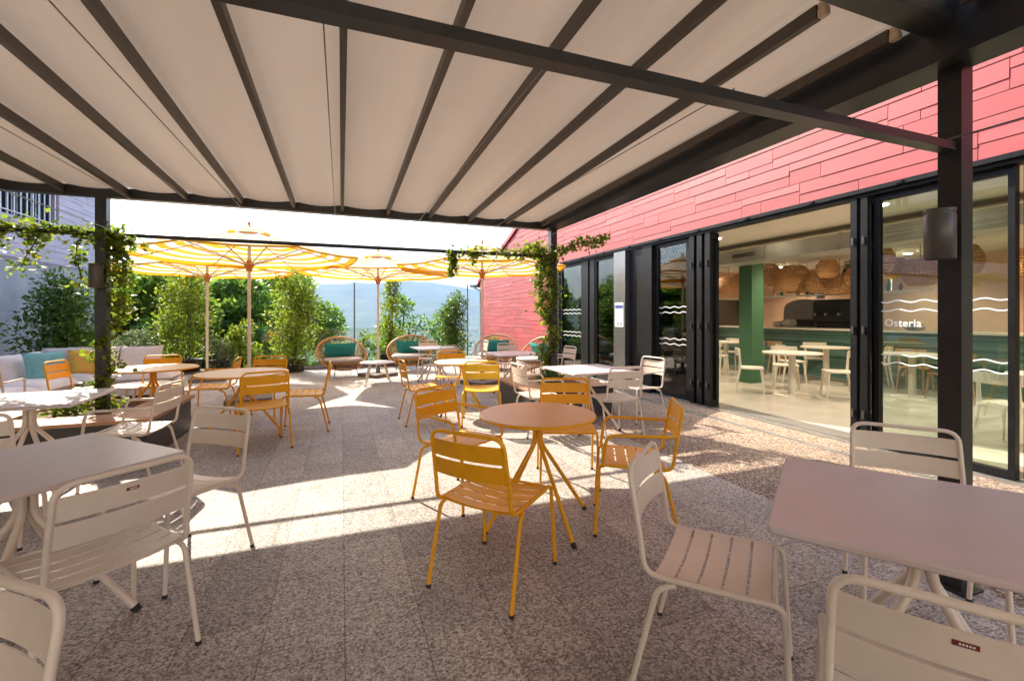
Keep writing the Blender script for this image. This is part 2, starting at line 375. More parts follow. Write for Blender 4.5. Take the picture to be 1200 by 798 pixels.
def mat_glass(name, tint, refl=1.0):
    m, t, b, o = nodes(name); t.nodes.remove(b)
    fr = N(t, 'ShaderNodeFresnel', i_IOR=1.52)
    k = N(t, 'ShaderNodeMath', operation='MULTIPLY_ADD'); k.inputs[1].default_value = 1.35 * refl; k.inputs[2].default_value = 0.03; k.use_clamp = True; t.links.new(fr.outputs[0], k.inputs[0])
    tr = N(t, 'ShaderNodeBsdfTransparent'); tr.inputs[0].default_value = (*tint, 1)
    gl = N(t, 'ShaderNodeBsdfGlossy'); gl.inputs['Roughness'].default_value = 0.005; gl.inputs[0].default_value = (0.95, 1, 0.98, 1)
    nz = N(t, 'ShaderNodeTexNoise', i_Scale=0.7, i_Detail=0.0); t.links.new(coord(t), nz.inputs[0])
    bp = t.nodes.new('ShaderNodeBump'); bp.inputs['Strength'].default_value = 0.03; bp.inputs['Distance'].default_value = 0.03; t.links.new(nz.outputs[0], bp.inputs['Height']); t.links.new(bp.outputs[0], gl.inputs['Normal'])
    mx = t.nodes.new('ShaderNodeMixShader'); t.links.new(k.outputs[0], mx.inputs[0]); t.links.new(tr.outputs[0], mx.inputs[1]); t.links.new(gl.outputs[0], mx.inputs[2]); t.links.new(mx.outputs[0], o.inputs[0])
    return m
M['glass'] = mat_glass('clear_green_glass', (0.86, 0.94, 0.90))
def mat_mosaic():
    m, t, b, o = nodes('green_mosaic_tiles')
    v = coord(t, rot=(R(90), 0, R(90)))
    br = N(t, 'ShaderNodeTexBrick', offset=0.5, i_Scale=1.0); t.links.new(v, br.inputs[0])
    br.inputs['Brick Width'].default_value = 0.06; br.inputs['Row Height'].default_value = 0.06; br.inputs['Mortar Size'].default_value = 0.004
    br.inputs['Color1'].default_value = (0.02, 0.07, 0.05, 1); br.inputs['Color2'].default_value = (0.10, 0.19, 0.15, 1); br.inputs['Mortar'].default_value = (0.08, 0.16, 0.13, 1)
    t.links.new(br.outputs[0], b.inputs['Base Color']); b.inputs['Roughness'].default_value = 0.2; return m
M['mosaic'] = mat_mosaic()
def mat_terrain():
    m, t, b, o = nodes('wooded_land')
    v = coord(t); n = N(t, 'ShaderNodeTexNoise', i_Scale=0.004, i_Detail=10.0, i_Roughness=0.65); t.links.new(v, n.inputs[0])
    r = ramp(t, n.outputs[0], [(0.35, (0.020, 0.045, 0.018)), (0.55, (0.055, 0.09, 0.03)), (0.68, (0.12, 0.14, 0.06))])
    t.links.new(r.outputs[0], b.inputs['Base Color']); b.inputs['Roughness'].default_value = 1.0; return m
M['land'] = mat_terrain()
M['water'] = plain('lake_water', (0.05, 0.10, 0.13), 0.12, var=0.1, scale=0.01, bmp=0)
M['intfloor'] = plain('polished_screed', (0.50, 0.46, 0.39), 0.22, var=0.06, scale=2, bmp=0.02)
M['dark_reflection'] = plain('dark_floor_reflection', (0.12, 0.11, 0.10), 0.5)

# ------------------------------------------------------------ ground and far landscape
def land_z(x, y):
    r = math.hypot(x, y); az = math.degrees(math.atan2(x, y))
    if y < 13.0 or r < 13: base = -0.30
    else: base = None
    d = max(0.0, y - 13.2)
    if base is None:
        z = -0.35
    else: z = base
    front = max(0.0, min(1.0, (y - 13.2) / max(r, 1) * 3 + 0.0)) if r > 20 else (1.0 if y > 13.2 else 0.0)
    dd = min(d, r)
    drop = -6 * min(1, dd / 12) - 34 * min(1, max(0, dd - 12) / 110) - 70 * min(1, max(0, dd - 120) / 700)
    z += drop * front
    if r > 2200:
        k = min(1.0, (r - 2200) / 4300.0); k = k * k * (3 - 2 * k)
        top = 470 + 110 * math.sin(R(az * 3.1 + 40)) + 90 * noise.noise(Vector((az * 0.09, 3.1, 0))) + 40 * noise.noise(Vector((az * 0.35, 1.1, 0)))
        top -= max(0, az - 8) * 9.0
        top += 60 * noise.noise(Vector((x * 0.0007, y * 0.0007, 2)))
        z += top * k + 55 * k * (1 - k) * noise.noise(Vector((x * 0.0025, y * 0.0025, 5)))
    if 1400 < r < 5200: z += 45 * max(0, noise.noise(Vector((x * 0.0011, y * 0.0011, 7))) + 0.1)
    return z
mb = MB(); NA = 240; rings = [0, 6, 10, 13, 13.6, 14.5, 16, 19, 24, 30, 40, 55, 75, 100, 130, 180, 250, 340, 450, 600, 800, 1050, 1350, 1700, 2100, 2400, 2700, 3000, 3300, 3600, 3900, 4200, 4500, 4800, 5200, 5600, 6000, 6400, 6800, 7400, 8200]
V = []; F = []
for r_ in rings:
    for k in range(NA):
        a = 2 * math.pi * k / NA; x, y = r_ * math.sin(a), r_ * math.cos(a); V.append((x, y, land_z(x, y)))
for i in range(len(rings) - 1):
    for k in range(NA):
        l = (k + 1) % NA; F.append((i * NA + k, (i + 1) * NA + k, (i + 1) * NA + l, i * NA + l))
mb.add(V, F, True); mb.build('terrain', M['land'], kind='structure')

mb = MB(); mb.box(-6.2, 3.06, -6.1, 12.9, -0.25, 0.0); mb.build('terrace_paving', M['floor'], kind='structure')
mb = MB(); mb.box(3.06, 5.22, -6.1, 12.9, -0.25, 0.001); mb.build('gravel_path', M['gravel'], kind='structure')
mb = MB(); mb.box(-6.2, 5.2, 12.9, 13.7, -0.4, 0.03); mb.build('planting_bed', M['soil'], kind='structure')
mb = MB()
mb.box(4.72, 4.735, -5, 12.9, 0.001, 0.006); mb.box(4.80, 4.815, -5, 12.9, 0.001, 0.006)
for k in range(260):
    y = -1 + k * 0.045; mb.box(4.735, 4.80, y, y + 0.03, 0.001, 0.004)
mb.build('drain_grating', M['trackmetal'], kind='structure')

# haze
hz = MB(); hz.box(-9500, 9500, -9500, 9500, -260, 900)
mz = bpy.data.materials.new('air_haze'); mz.use_nodes = True; t = mz.node_tree; t.nodes.clear()
pv = t.nodes.new('ShaderNodeVolumePrincipled'); ot = t.nodes.new('ShaderNodeOutputMaterial')
pv.inputs['Color'].default_value = (0.40, 0.58, 0.87, 1); pv.inputs['Density'].default_value = 0.00018; pv.inputs['Anisotropy'].default_value = -0.1
t.links.new(pv.outputs[0], ot.inputs['Volume'])
hz.build('haze', mz, kind='stuff')

# houses in the valley
def house(w, l, h, rh, label):
    t_ = thing('house', label, 'house')
    b = MB(); b.box(-w / 2, w / 2, -l / 2, l / 2, -6, h); b.build('wall', M['render'], t_)
    b = MB(); e = 0.5
    b.add([(-w / 2 - e, -l / 2 - e, h), (w / 2 + e, -l / 2 - e, h), (w / 2 + e, l / 2 + e, h), (-w / 2 - e, l / 2 + e, h), (-w / 2 + 1, 0, h + rh), (w / 2 - 1, 0, h + rh)],
          [(0, 1, 5, 4), (1, 2, 5), (2, 3, 4, 5), (3, 0, 4), (3, 2, 1, 0)]); b.build('roof', M['tile'], t_)
    return t_
hr = random.Random(5)
HP = [Proto(house(14, 10, 7, 3, 'x')), Proto(house(22, 12, 9, 3, 'x')), Proto(house(12, 18, 12, 2, 'x'))]
for i in range(46):
    px = hr.uniform(395, 560); dd = hr.uniform(900, 2600)
    a = math.atan((px - 600) / 530) + YAW; x, y = math.sin(a) * dd, math.cos(a) * dd
    HP[i % 3].put((x, y, land_z(x, y)), hr.uniform(0, 3), 'tiny pale tile-roofed house lost in the blue haze of the valley', 'houses scattered over the hazy valley')

# ------------------------------------------------------------ chairs and tables
TR = 0.0105
def back_pt(sx, z):
    tt = (z - 0.47) / 0.36
    return (sx * (0.222 - 0.010 * tt), -0.215 - 0.065 * tt, z)
def make_chair(name, mat, arms=False, badge=None, seatmat=None):
    t_ = thing(name, 'x', 'chair')
    b = MB()
    path = [(-0.222, 0.205, 0.452), (-0.222, -0.10, 0.440), (-0.222, -0.215, 0.440), back_pt(-1, 0.56), back_pt(-1, 0.822), back_pt(1, 0.822), back_pt(1, 0.56), (0.222, -0.215, 0.440), (0.222, -0.10, 0.440), (0.222, 0.205, 0.452)]
    b.tube(fillet(path, [0.03, 0.05, 0.05, 0.06, 0.06, 0.05, 0.05, 0.03], 6), TR, 10)
    b.tube([(-0.222, 0.207, 0.446), (0.222, 0.207, 0.446)], 0.008, 8)
    b.tube([(-0.222, -0.165, 0.432), (-0.11, -0.165, 0.421), (0.11, -0.165, 0.421), (0.222, -0.165, 0.432)], 0.006, 8)
    b.build('frame', mat, t_)
    sm = seatmat or mat
    b = MB()
    for k in range(5):
        y0 = -0.178 + k * 0.0765; y1 = y0 + 0.0665; zz = 0.449 + 0.002 * k
        def fn(tt, y0=y0, y1=y1, zz=zz):
            x = -0.216 + 0.432 * tt; q = 1 - (2 * tt - 1) ** 2
            return ((x, y0, zz - 0.020 * q), (x, y1, zz - 0.020 * q), (-(2 * tt - 1) * -0.15, 0, 1))
        b.strip(fn, 14, 0.005)
    for sx in (-0.07, 0.07): b.tube([(sx, -0.165, 0.424), (sx, 0.20, 0.432)], 0.004, 6)
    b.build('seat', sm, t_)
    b = MB()
    for z0, z1 in ((0.598, 0.682), (0.696, 0.782)):
        def fn(tt, z0=z0, z1=z1):
            q = 1 - (2 * tt - 1) ** 2; s_ = 2 * tt - 1
            p0 = back_pt(s_, z0); p1 = back_pt(s_, z1)
            return ((p0[0], p0[1] - 0.028 * q, z0), (p1[0], p1[1] - 0.028 * q, z1), (s_ * -0.25, -1, -0.15))
        b.strip(fn, 14, 0.005)
    br_ = b.build('backrest', sm, t_)
    if badge:
        q = back_pt(0, 0.74)
        b = MB(); y = q[1] - 0.028
        b.box(-0.020, 0.020, y - 0.007, y - 0.0035, 0.750, 0.761, None)
        bd = b.build('badge', M['badge'], t_)
        b = MB()
        for k in range(5): b.box(-0.010 + k * 0.005, -0.0068 + k * 0.005, y - 0.0078, y - 0.0072, 0.7535, 0.7575)
        b.build('badge_lettering', M['badgeink'], bd)
    for sx in (-1, 1):
        for fr in (1, 0):
            b = MB()
            if fr: pts = fillet([(sx * 0.222, 0.200, 0.452), (sx * 0.223, 0.232, 0.440), (sx * 0.236, 0.258, 0.012)], [0.022], 5)
            else: pts = fillet([(sx * 0.222, -0.105, 0.425), (sx * 0.240, -0.165, 0.405), (sx * 0.247, -0.262, 0.012)], [0.05], 5)
            b.tube(pts, TR, 10); lg = b.build('leg', mat, t_)
            b = MB(); e = pts[-1]; b.lathe([(0.0, 0), (0.0125, 0), (0.0125, 0.016), (0.0, 0.016)], (e[0], e[1], 0), 10); b.build('foot_cap', M['rubber'], lg)
    if arms:
        for sx in (-1, 1):
            b = MB()
            p0 = back_pt(sx, 0.655)
            pts = fillet([p0, (sx * 0.245, -0.20, 0.652), (sx * 0.268, 0.185, 0.652), (sx * 0.258, 0.215, 0.46), (sx * 0.225, 0.205, 0.447)], [0.03, 0.055, 0.02], 6)
            b.tube(pts, TR, 10); b.build('armrest', mat, t_)
    return t_

def make_legs(parent, mat, n, zt, zb, r0, rf, foot, tr=0.015, rot=45):
    for k in range(n):
        a = R(rot + 360 / n * k); c, s_ = math.cos(a), math.sin(a)
        b = MB(); pts = fillet([(c * r0, s_ * r0, zt), (c * r0, s_ * r0, zb), (c * rf, s_ * rf, 0.014)], [0.05], 6)
        b.tube(pts, tr, 10); lg = b.build('leg', mat, parent)
        d = (pts[-1] - pts[-2]).normalized(); e = pts[-1]
        b = MB(); b.tube([e - d * 0.016, Vector((e.x + d.x * 0.012, e.y + d.y * 0.012, 0.001))], tr + 0.002, 10); b.build('foot_cap', M['rubber'], lg)
def square_table(size=0.85):
    t_ = thing('square_table', 'x', 'table'); h = size / 2
    b = MB(); b.rbox(-h, h, -h, h, 0.716, 0.740, 0.022, n=4, b=0.006); b.build('tabletop', M['whitetop'], t_)
    b = MB(); b.rbox(-0.17, 0.17, -0.17, 0.17, 0.708, 0.7155, 0.02, b=0.001); b.build('mounting_plate', M['white'], t_)
    make_legs(t_, M['white'], 4, 0.708, 0.52, 0.026, 0.40, True, 0.0165)
    return t_
def round_table(rad, mat, topmat, rot=45):
    t_ = thing('round_table', 'x', 'table')
    b = MB(); b.lathe([(0, 0.716), (rad - 0.008, 0.716), (rad, 0.722), (rad, 0.732), (rad - 0.006, 0.7365)], n=64, smooth=False); b.build('table_edge', mat, t_)
    b = MB(); b.lathe([(rad - 0.006, 0.7365), (rad - 0.010, 0.739), (0, 0.739)], n=64, smooth=False); b.build('tabletop', topmat, t_)
    b = MB(); b.lathe([(0, 0.706), (0.13, 0.706), (0.13, 0.7155), (0, 0.7155)], n=24, smooth=False); b.build('mounting_plate', mat, t_)
    make_legs(t_, mat, 4, 0.708, 0.54, 0.024, 0.40, True, 0.0135, rot)
    return t_
def coffee_table(rad, h):
    t_ = thing('coffee_table', 'x', 'table')
    b = MB(); b.lathe([(0, h - 0.02), (rad, h - 0.02), (rad + 0.004, h - 0.01), (rad, h), (0, h)], n=40, smooth=False); b.build('tabletop', M['whitetop'], t_)
    for k in range(4):
        a = R(45 + 90 * k); b = MB(); b.tube([(math.cos(a) * rad * .55, math.sin(a) * rad * .55, h - 0.021), (math.cos(a) * rad * .95, math.sin(a) * rad * .95, 0.002)], [0.02, 0.012], 10); b.build('leg', M['white'], t_)
    return t_

PC = {'y': Proto(make_chair('side_chair', M['yellow'])), 'ya': Proto(make_chair('armchair', M['yellow'], True)),
      'Y': Proto(make_chair('side_chair', M['yellow2'])), 'w': Proto(make_chair('side_chair', M['white'])),
      'wb': Proto(make_chair('side_chair', M['white'], False, True)), 'wa': Proto(make_chair('armchair', M['white'], True))}
GY, GW = 'yellow metal terrace chairs', 'white metal terrace chairs'
def chair(k, x, y, face, label):
    PC[k].put((x, y, 0), R(face - 90), label, GY if k[0] in 'yY' else GW)
chair('y', 0.78, 2.32, 40, 'nearest yellow chair, its back to the viewer, in front of the ochre round table')
chair('ya', 0.86, 3.42, 302, 'yellow armchair half hidden behind the nearest yellow chair, left of the ochre round table')
chair('y', 1.81, 3.46, 247, 'yellow chair on the far side of the nearest ochre round table, facing the viewer')
chair('ya', 1.85, 2.57, 149, 'yellow armchair with armrests at the right of the nearest ochre round table')
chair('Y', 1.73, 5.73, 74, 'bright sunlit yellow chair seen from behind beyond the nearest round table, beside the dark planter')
chair('y', 1.62, 7.05, 255, 'yellow chair on the far side of the middle yellow round table, below the round bush')
chair('y', 1.01, 6.07, 4, 'yellow chair seen side-on facing right at the left of the middle yellow table')
chair('y', -0.80, 5.50, 106, 'yellow chair with its back to the viewer at the large round table left of centre')
chair('y', -1.00, 6.98, 258, 'yellow chair behind the large round table, its back against the nearer left umbrella pole')
chair('y', -0.41, 6.14, 180, 'yellow chair in profile facing left, standing alone at the right of the large round table')
chair('ya', -1.60, 7.12, 180, 'yellow armchair facing left between the two large round tables at the left')
chair('y', -2.36, 7.68, 284, 'yellow chair behind the far left round table, in front of the pots of greenery')
chair('y', -3.13, 7.42, -4, 'yellow chair tilted in front of the pale teal and mustard sofa cushions')
chair('wb', -0.93, 2.31, 132, 'large white slatted chair in the left foreground with a small maroon badge on its back')
chair('w', -0.86, 3.06, 234, 'white chair at the right corner of the nearest left table, its leg in the sunlight')
chair('wa', -1.64, 4.70, 172, 'white armchair in profile beside the left planter, facing the sunlit square table')
chair('w', -1.82, 3.21, -50, 'white chair at the left edge of the photo behind the nearest left table')
chair('w', -0.87, 1.10, 232, 'white chair cropped by the bottom left corner of the photo')
chair('w', 1.37, 1.38, -51, 'white chair with a wide slatted seat left of the pink-tinged table in the right foreground')
chair('w', 2.52, 1.31, 219, 'white chair behind the right foreground table, in front of the black post with the lamp')
chair('wb', 1.385, 0.69, 36, 'white chair cropped by the bottom right corner, red badge on its back')
chair('wa', 3.00, 4.56, 88, 'white armchair seen from behind at the square table below the steel column')
chair('wa', 3.78, 5.15, 187, 'white armchair facing left in front of the wide black wall panel')
chair('wa', 2.24, 5.02, 2, 'white armchair facing right at the left end of the table by the right planter')
chair('wa', 3.75, 7.55, 183, 'small white armchair against the glass beside the leafy right post')
chair('w', 3.24, 8.62, 268, 'white chair facing the viewer behind the far table, before the red wall')
chair('w', 2.85, 10.0, 178, 'white chair in profile next to the pole of the right umbrella')
chair('wa', 1.80, 8.78, 118, 'white armchair seen from behind at the farthest square table')
chair('w', 1.88, 10.20, 270, 'white chair on the far side of the farthest square table, before the teal pillow')
chair('wa', -3.78, 6.90, 100, 'white armchair at the left edge of the photo, by the near end of the sofa')

T = Proto(square_table(0.85))
GT = 'white square pedestal tables'
T.put((-1.31, 2.64, 0), R(45), 'grey-white square table in the left foreground behind the large badged chair', GT)
T.put((-2.32, 4.72, 0), R(2), 'sunlit white square table in front of the left planter', GT)
T.put((1.84, 0.94, 0), R(34.5), 'pinkish white square table in the right foreground', GT)
T.put((2.88, 4.96, 0), R(1), 'white square table beside the right planter, below the glass facade', GT)
T.put((2.86, 7.48, 0), R(0), 'white square table behind the leafy right post, before the red wall', GT)
T.put((1.82, 9.42, 0), R(4), 'farthest white square table, in front of the middle rattan chair', GT)
o = round_table(0.395, M['yellow'], M['yellowtop'], 9); o.location = (1.25, 2.82, 0); o['label'] = 'ochre round bistro table on four splayed legs in the middle foreground'; o['group'] = 'yellow round bistro tables'
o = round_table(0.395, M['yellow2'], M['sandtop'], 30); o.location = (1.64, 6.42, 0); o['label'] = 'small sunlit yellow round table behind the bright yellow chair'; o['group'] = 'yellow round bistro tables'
P3 = Proto(round_table(0.485, M['yellow'], M['sandtop'], 10))
P3.put((-1.08, 6.08, 0), 0, 'large pale ochre round table in front of the two left umbrella poles', 'yellow round bistro tables')
P3.put((-2.25, 7.03, 0), 0.3, 'large pale ochre round table just right of the leafy left post', 'yellow round bistro tables')
CT = Proto(coffee_table(0.36, 0.42))
CT.put((0.72, 10.0, 0), 0, 'low white table between the rattan chairs, before the middle umbrella base', 'low white side tables')
CT.put((-2.65, 7.95, 0), 0, 'low white table in front of the sofa, right of the leafy left post', 'low white side tables')

# ------------------------------------------------------------ pergola
pg = thing('pergola', 'dark steel pergola with beige fabric roof over the terrace', 'pergola')
XR = 2.93; YF = 6.08; YN = 1.38
XL = -6.6
def post(x, y, w=0.098):
    b = MB(); b.box(x - w / 2, x + w / 2, y - w / 2, y + w / 2, 0.01, 2.67); p_ = b.build('post', M['steel'], pg)
    b = MB(); b.box(x - w / 2 - 0.03, x + w / 2 + 0.03, y - w / 2 - 0.03, y + w / 2 + 0.03, 0.0, 0.012); b.build('base_plate', M['steel'], p_)
post(2.97, YN); post(2.94, YF); post(-2.39, YF); post(2.97, -3.6); post(-2.39, YN - 5.0)
b = MB(); b.box(XL, 2.80, YF - 0.03, YF + 0.07, 2.668, 2.775); b.build('beam', M['steel'], pg)          # far beam
b = MB(); b.box(2.80, 3.02, -3.7, YF + 0.10, 2.672, 2.90); b.box(2.80, 2.83, -3.7, YF + 0.10, 2.90, 3.02); b.box(3.02, 3.05, -3.7, YF + 0.10, 2.70, 2.98); b.build('side_beam', M['steel'], pg)
b = MB(); b.box(XL, 2.798, YN - 0.08, YN + 0.04, 2.82, 2.98); b.box(XL, 2.798, YN - 0.081, YN + 0.041, 2.835, 2.84); b.build('beam', M['steel'], pg)
b = MB(); b.box(XL, 2.916, YN - 0.035, YN + 0.028, 2.238, 2.246); b.box(XL, 2.916, YN - 0.030, YN + 0.023, 2.2465, 2.282); b.build('cross_bar', M['steel'], pg)
b = MB(); b.tube([(XL, YF - 0.02, 2.272), (2.88, YF - 0.02, 2.272)], 0.024, 12); b.build('cross_bar', M['steel'], pg)
def fab_z(y): return 2.768 + 0.034 * (YF - y)
XB = [round(0.01 + 0.5435 * k, 4) for k in range(-12, 6)]
for k, x in enumerate(XB):
    b = MB(); w = 0.019
    y0, y1 = YN + 0.16, YF - 0.05
    P = [(x - w, y0, fab_z(y0) - 0.075), (x + w, y0, fab_z(y0) - 0.075), (x + w, y1, fab_z(y1) - 0.075), (x - w, y1, fab_z(y1) - 0.075)]
    P += [(a, c, e + 0.069) for a, c, e in P]
    b.add(P, [(0, 3, 2, 1), (4, 5, 6, 7), (0, 1, 5, 4), (1, 2, 6, 5), (2, 3, 7, 6), (3, 0, 4, 7)])
    rf = b.build('rafter', M['steel2'], pg)
    b = MB()
    b.box(x - w + 0.004, x + w - 0.004, y1 + 0.001, y1 + 0.006, fab_z(y1) - 0.072, fab_z(y1) - 0.008); b.build('end_cap', M['cream'], rf); b = MB()
    b.rbox(x - w, x + w, y0 - 0.05, y0 - 0.001, fab_z(y0) - 0.075, fab_z(y0) - 0.035, 0.012); b.rbox(x - w + .004, x + w - .004, y0 - 0.046, y0 - 0.001, fab_z(y0) - 0.034, fab_z(y0) - 0.004, 0.012); b.build('end_cap', M['cream'], rf)
    if x > -3.6 or True:
        b = MB(); y0, y1 = -3.6, YN - 0.14
        P = [(x - w, y0, fab_z(y0) - 0.075), (x + w, y0, fab_z(y0) - 0.075), (x + w, y1, fab_z(y1) - 0.075), (x - w, y1, fab_z(y1) - 0.075)]
        P += [(a, c, e + 0.069) for a, c, e in P]
        b.add(P, [(0, 3, 2, 1), (4, 5, 6, 7), (0, 1, 5, 4), (1, 2, 6, 5), (2, 3, 7, 6), (3, 0, 4, 7)])
        b.build('rafter', M['steel2'], pg)
def fabric(ya, yb):
    def fn(u, v):
        x = XB[0] - 0.4 + (2.78 - XB[0] + 0.4) * u; y = ya + (yb - ya) * v
        ph = ((x - 0.01) / 0.5435) % 1.0
        sag = 0.045 * math.sin(math.pi * ph) ** 0.8
        return (x, y, fab_z(y) - sag + 0.008 * noise.noise(Vector((x * 2.5, y * 0.8, 0))) + 0.024)
    return fn
b = MB(); b.grid(fabric(YN + 0.06, YF + 0.02), 360, 30); b.build('fabric_roof', M['awning'], pg)
b = MB(); b.grid(fabric(-3.65, YN - 0.11), 360, 30); b.build('fabric_roof', M['awning'], pg)
for x in (-2.9, -2.2, -1.48, -0.76, -0.05, 0.67, 1.42, 2.12):
    b = MB(); b.tube([(x, YN - 0.05, 2.275), (x, YF - 0.02, 2.275)], 0.0028, 6); b.build('cable', M['cable'], pg)
b = MB(); b.tube([(2.78, YN - 0.06, 2.262), (2.78, -3.6, 2.262)], 0.0035, 6); b.build('cable', M['cable'], pg)
# wall lamps
def lamp(label):
    t_ = thing('wall_lamp', label, 'lamp', group='cylinder lamps on the pergola posts')
    b = MB(); b.lathe([(0.0, 0.008), (0.058, 0.008), (0.058, 0.0), (0.062, 0.0), (0.062, 0.222), (0.058, 0.226), (0.058, 0.232), (0.062, 0.236), (0.062, 0.250), (0.0, 0.252)], n=36); b.build('housing', M['lampmetal'], t_)
    b = MB(); b.box(0.061, 0.087, -0.025, 0.025, 0.07, 0.18); b.build('bracket', M['lampmetal'], t_)
    return t_
l1 = lamp('grey cylinder lamp on the right-hand black post'); l1.location = (2.83, 1.375, 1.685)
l2 = lamp('grey cylinder lamp on the leafy left post'); l2.location = (-2.39, 5.94, 1.69); l2.rotation_euler.z = R(90)

# ------------------------------------------------------------ foliage tools
def leaves(mb, pts, size, rng, up=0.25, ratio=0.5, asp=1.0):
    for p, nrm in pts:
        s_ = size * rng.uniform(0.6, 1.25)
        d = Vector((rng.gauss(0, 1), rng.gauss(0, 1), rng.gauss(0, 1) * 0.7 + up))
        if nrm is not None: d += nrm * 1.2
        if d.length < 1e-3: continue
        d.normalize(); sd = d.cross(Vector((rng.gauss(0, 1), rng.gauss(0, 1), rng.gauss(0, 1) + 1.5)))
        if sd.length < 1e-3: continue
        sd.normalize(); n = d.cross(sd); w = s_ * ratio * 0.5
        a = p; mid = p + d * s_ * 0.45 - n * s_ * 0.08; tip = p + d * s_
        mb.add([a, mid + sd * w + n * s_ * .08, tip, mid - sd * w + n * s_ * .08], [(0, 1, 2, 3)])
def blob_pts(blobs, n, rng, shell=0.55):
    out = []; tot = sum(r[0] * r[1] * r[2] for _, r in blobs)
    for c, r in blobs:
        k = int(n * r[0] * r[1] * r[2] / tot)
        for _ in range(k):
            d = Vector((rng.gauss(0, 1), rng.gauss(0, 1), rng.gauss(0, 1))).normalized()
            q = shell + (1 - shell) * rng.random() ** 0.7 if rng.random() < 0.75 else rng.random() ** 0.4
            q *= 1 + 0.28 * noise.noise(d * 2.3 + Vector(c))
            out.append((Vector(c) + Vector((d.x * r[0], d.y * r[1], d.z * r[2])) * q, d))
    return out
def column_shrub(h, rx, n, leaf, seed, mat, label, loc, z0=0.3, pot=None, group=None, name='potted_shrub', clumps=26, cat='shrub', taper=0.35):
    rg = random.Random(seed); t_ = thing(name, label, cat, loc, rg.uniform(0, 6), group)
    blobs = []
    for k in range(clumps):
        tt = (k + rg.random()) / clumps; rr = rx * (1 - taper * abs(2 * tt - 0.9) ** 1.5)
        a = rg.uniform(0, 6.28); q = rr * 0.62 * math.sqrt(rg.random())
        s_ = rx * rg.uniform(0.28, 0.48)
        blobs.append(((math.cos(a) * q, math.sin(a) * q, z0 + (h - z0) * (0.06 + 0.88 * tt)), (s_, s_, s_ * rg.uniform(0.9, 1.4))))
    b = MB(); leaves(b, blob_pts(blobs, n, rg, 0.35), leaf, rg, 0.4); b.build('foliage', mat, t_)
    b = MB()
    for k in range(7):
        a = rg.uniform(0, 6.28); q = rx * 0.5
        c = blobs[min(clumps - 1, int(clumps * (0.5 + 0.5 * rg.random())))][0]
        b.tube([(math.cos(a) * .04, math.sin(a) * .04, 0.05), ((c[0]) * 0.4 + rg.uniform(-.05, .05), c[1] * 0.4, c[2] * 0.45), c], [0.016, 0.011, 0.004], 6)
    b.build('stem', M['bark'], t_)
    if pot:
        b = MB(); pr = pot; b.lathe([(0, 0), (pr * 0.80, 0), (pr, 0.30), (pr + 0.015, 0.30), (pr + 0.015, 0.33), (pr - 0.02, 0.33), (pr - 0.03, 0.28), (0, 0.28)], n=28); b.build('pot', M['pot'], t_)
    return t_
def big_tree(h, rx, n, leaf, seed, mat, label, loc, group='trees beyond the terrace', trunk=0.25, z_lo=0.35):
    rg = random.Random(seed); t_ = thing('deciduous_tree', label, 'tree', loc, rg.uniform(0, 6), group)
    blobs = []
    for k in range(34):
        tt = rg.random(); zz = h * (z_lo + (0.97 - z_lo) * tt); rr = rx * math.sin(math.pi * min(0.97, 0.18 + 0.80 * tt)) ** 0.6
        a = rg.uniform(0, 6.28); q = rr * math.sqrt(rg.random()) * 0.85; s_ = rx * rg.uniform(0.20, 0.38)
        blobs.append(((math.cos(a) * q, math.sin(a) * q, zz), (s_, s_, s_ * 0.75)))
    b = MB(); leaves(b, blob_pts(blobs, n, rg, 0.6), leaf, rg, 0.2, 0.6); b.build('crown', mat, t_)
    b = MB(); b.tube([(0, 0, -0.5), (0.1, 0, h * .25), (0, 0.1, h * .55), (0, 0, h * .85)], [trunk, trunk * .75, trunk * .5, trunk * .15], 8)
    for k in range(0, 34, 3):
        c = Vector(blobs[k][0]); st = Vector((0, 0, c.z * rg.uniform(0.45, 0.75))); b.tube([st, st.lerp(c, 0.55) + Vector((0, 0, 0.05 * h)), c], [trunk * .4, trunk * .22, trunk * .06], 6)
    b.build('trunk', M['bark'], t_)
    return t_

# vines on the posts
def vine(label, segs, loc, seed, dens=260, spread=0.11, leaf=0.054):
    rg = random.Random(seed); t_ = thing('climbing_vine', label, 'vine', loc, group='vines climbing the pergola posts')
    bl = MB(); bs = MB()
    for pts, d, sp in segs:
        P = [Vector(p) for p in pts]; L = sum((P[i + 1] - P[i]).length for i in range(len(P) - 1))
        fine = []
        for i in range(len(P) - 1):
            k = max(2, int((P[i + 1] - P[i]).length / 0.06))
            for j in range(k): fine.append(P[i].lerp(P[i + 1], j / k) + Vector((rg.gauss(0, .012), rg.gauss(0, .012), rg.gauss(0, .012))))
        fine.append(P[-1]); bs.tube(fine, 0.006, 5)
        n = int(L * dens * d * 1.45); pp = []
        for _ in range(n):
            q = fine[min(len(fine) - 1, int(rg.random() * len(fine)))]
            clump = 0.55 + 0.9 * abs(noise.noise(q * 3.1 + Vector((seed, 0, 0))))
            off = Vector((rg.gauss(0, 1), rg.gauss(0, 1), rg.gauss(0, 0.8) - 0.25)) * sp * clump
            pp.append((q + off, None))
        leaves(bl, pp, leaf, rg, -0.25, 0.85)
    bl.build('foliage', M['leaf_vine'], t_); bs.build('stem', M['stem'], t_)
    return t_
def helix(x, y, z0, z1, r, turns, n=60, ph=0):
    return [(x + r * math.cos(ph + 6.28 * turns * k / n), y + r * math.sin(ph + 6.28 * turns * k / n), z0 + (z1 - z0) * k / n) for k in range(n + 1)]
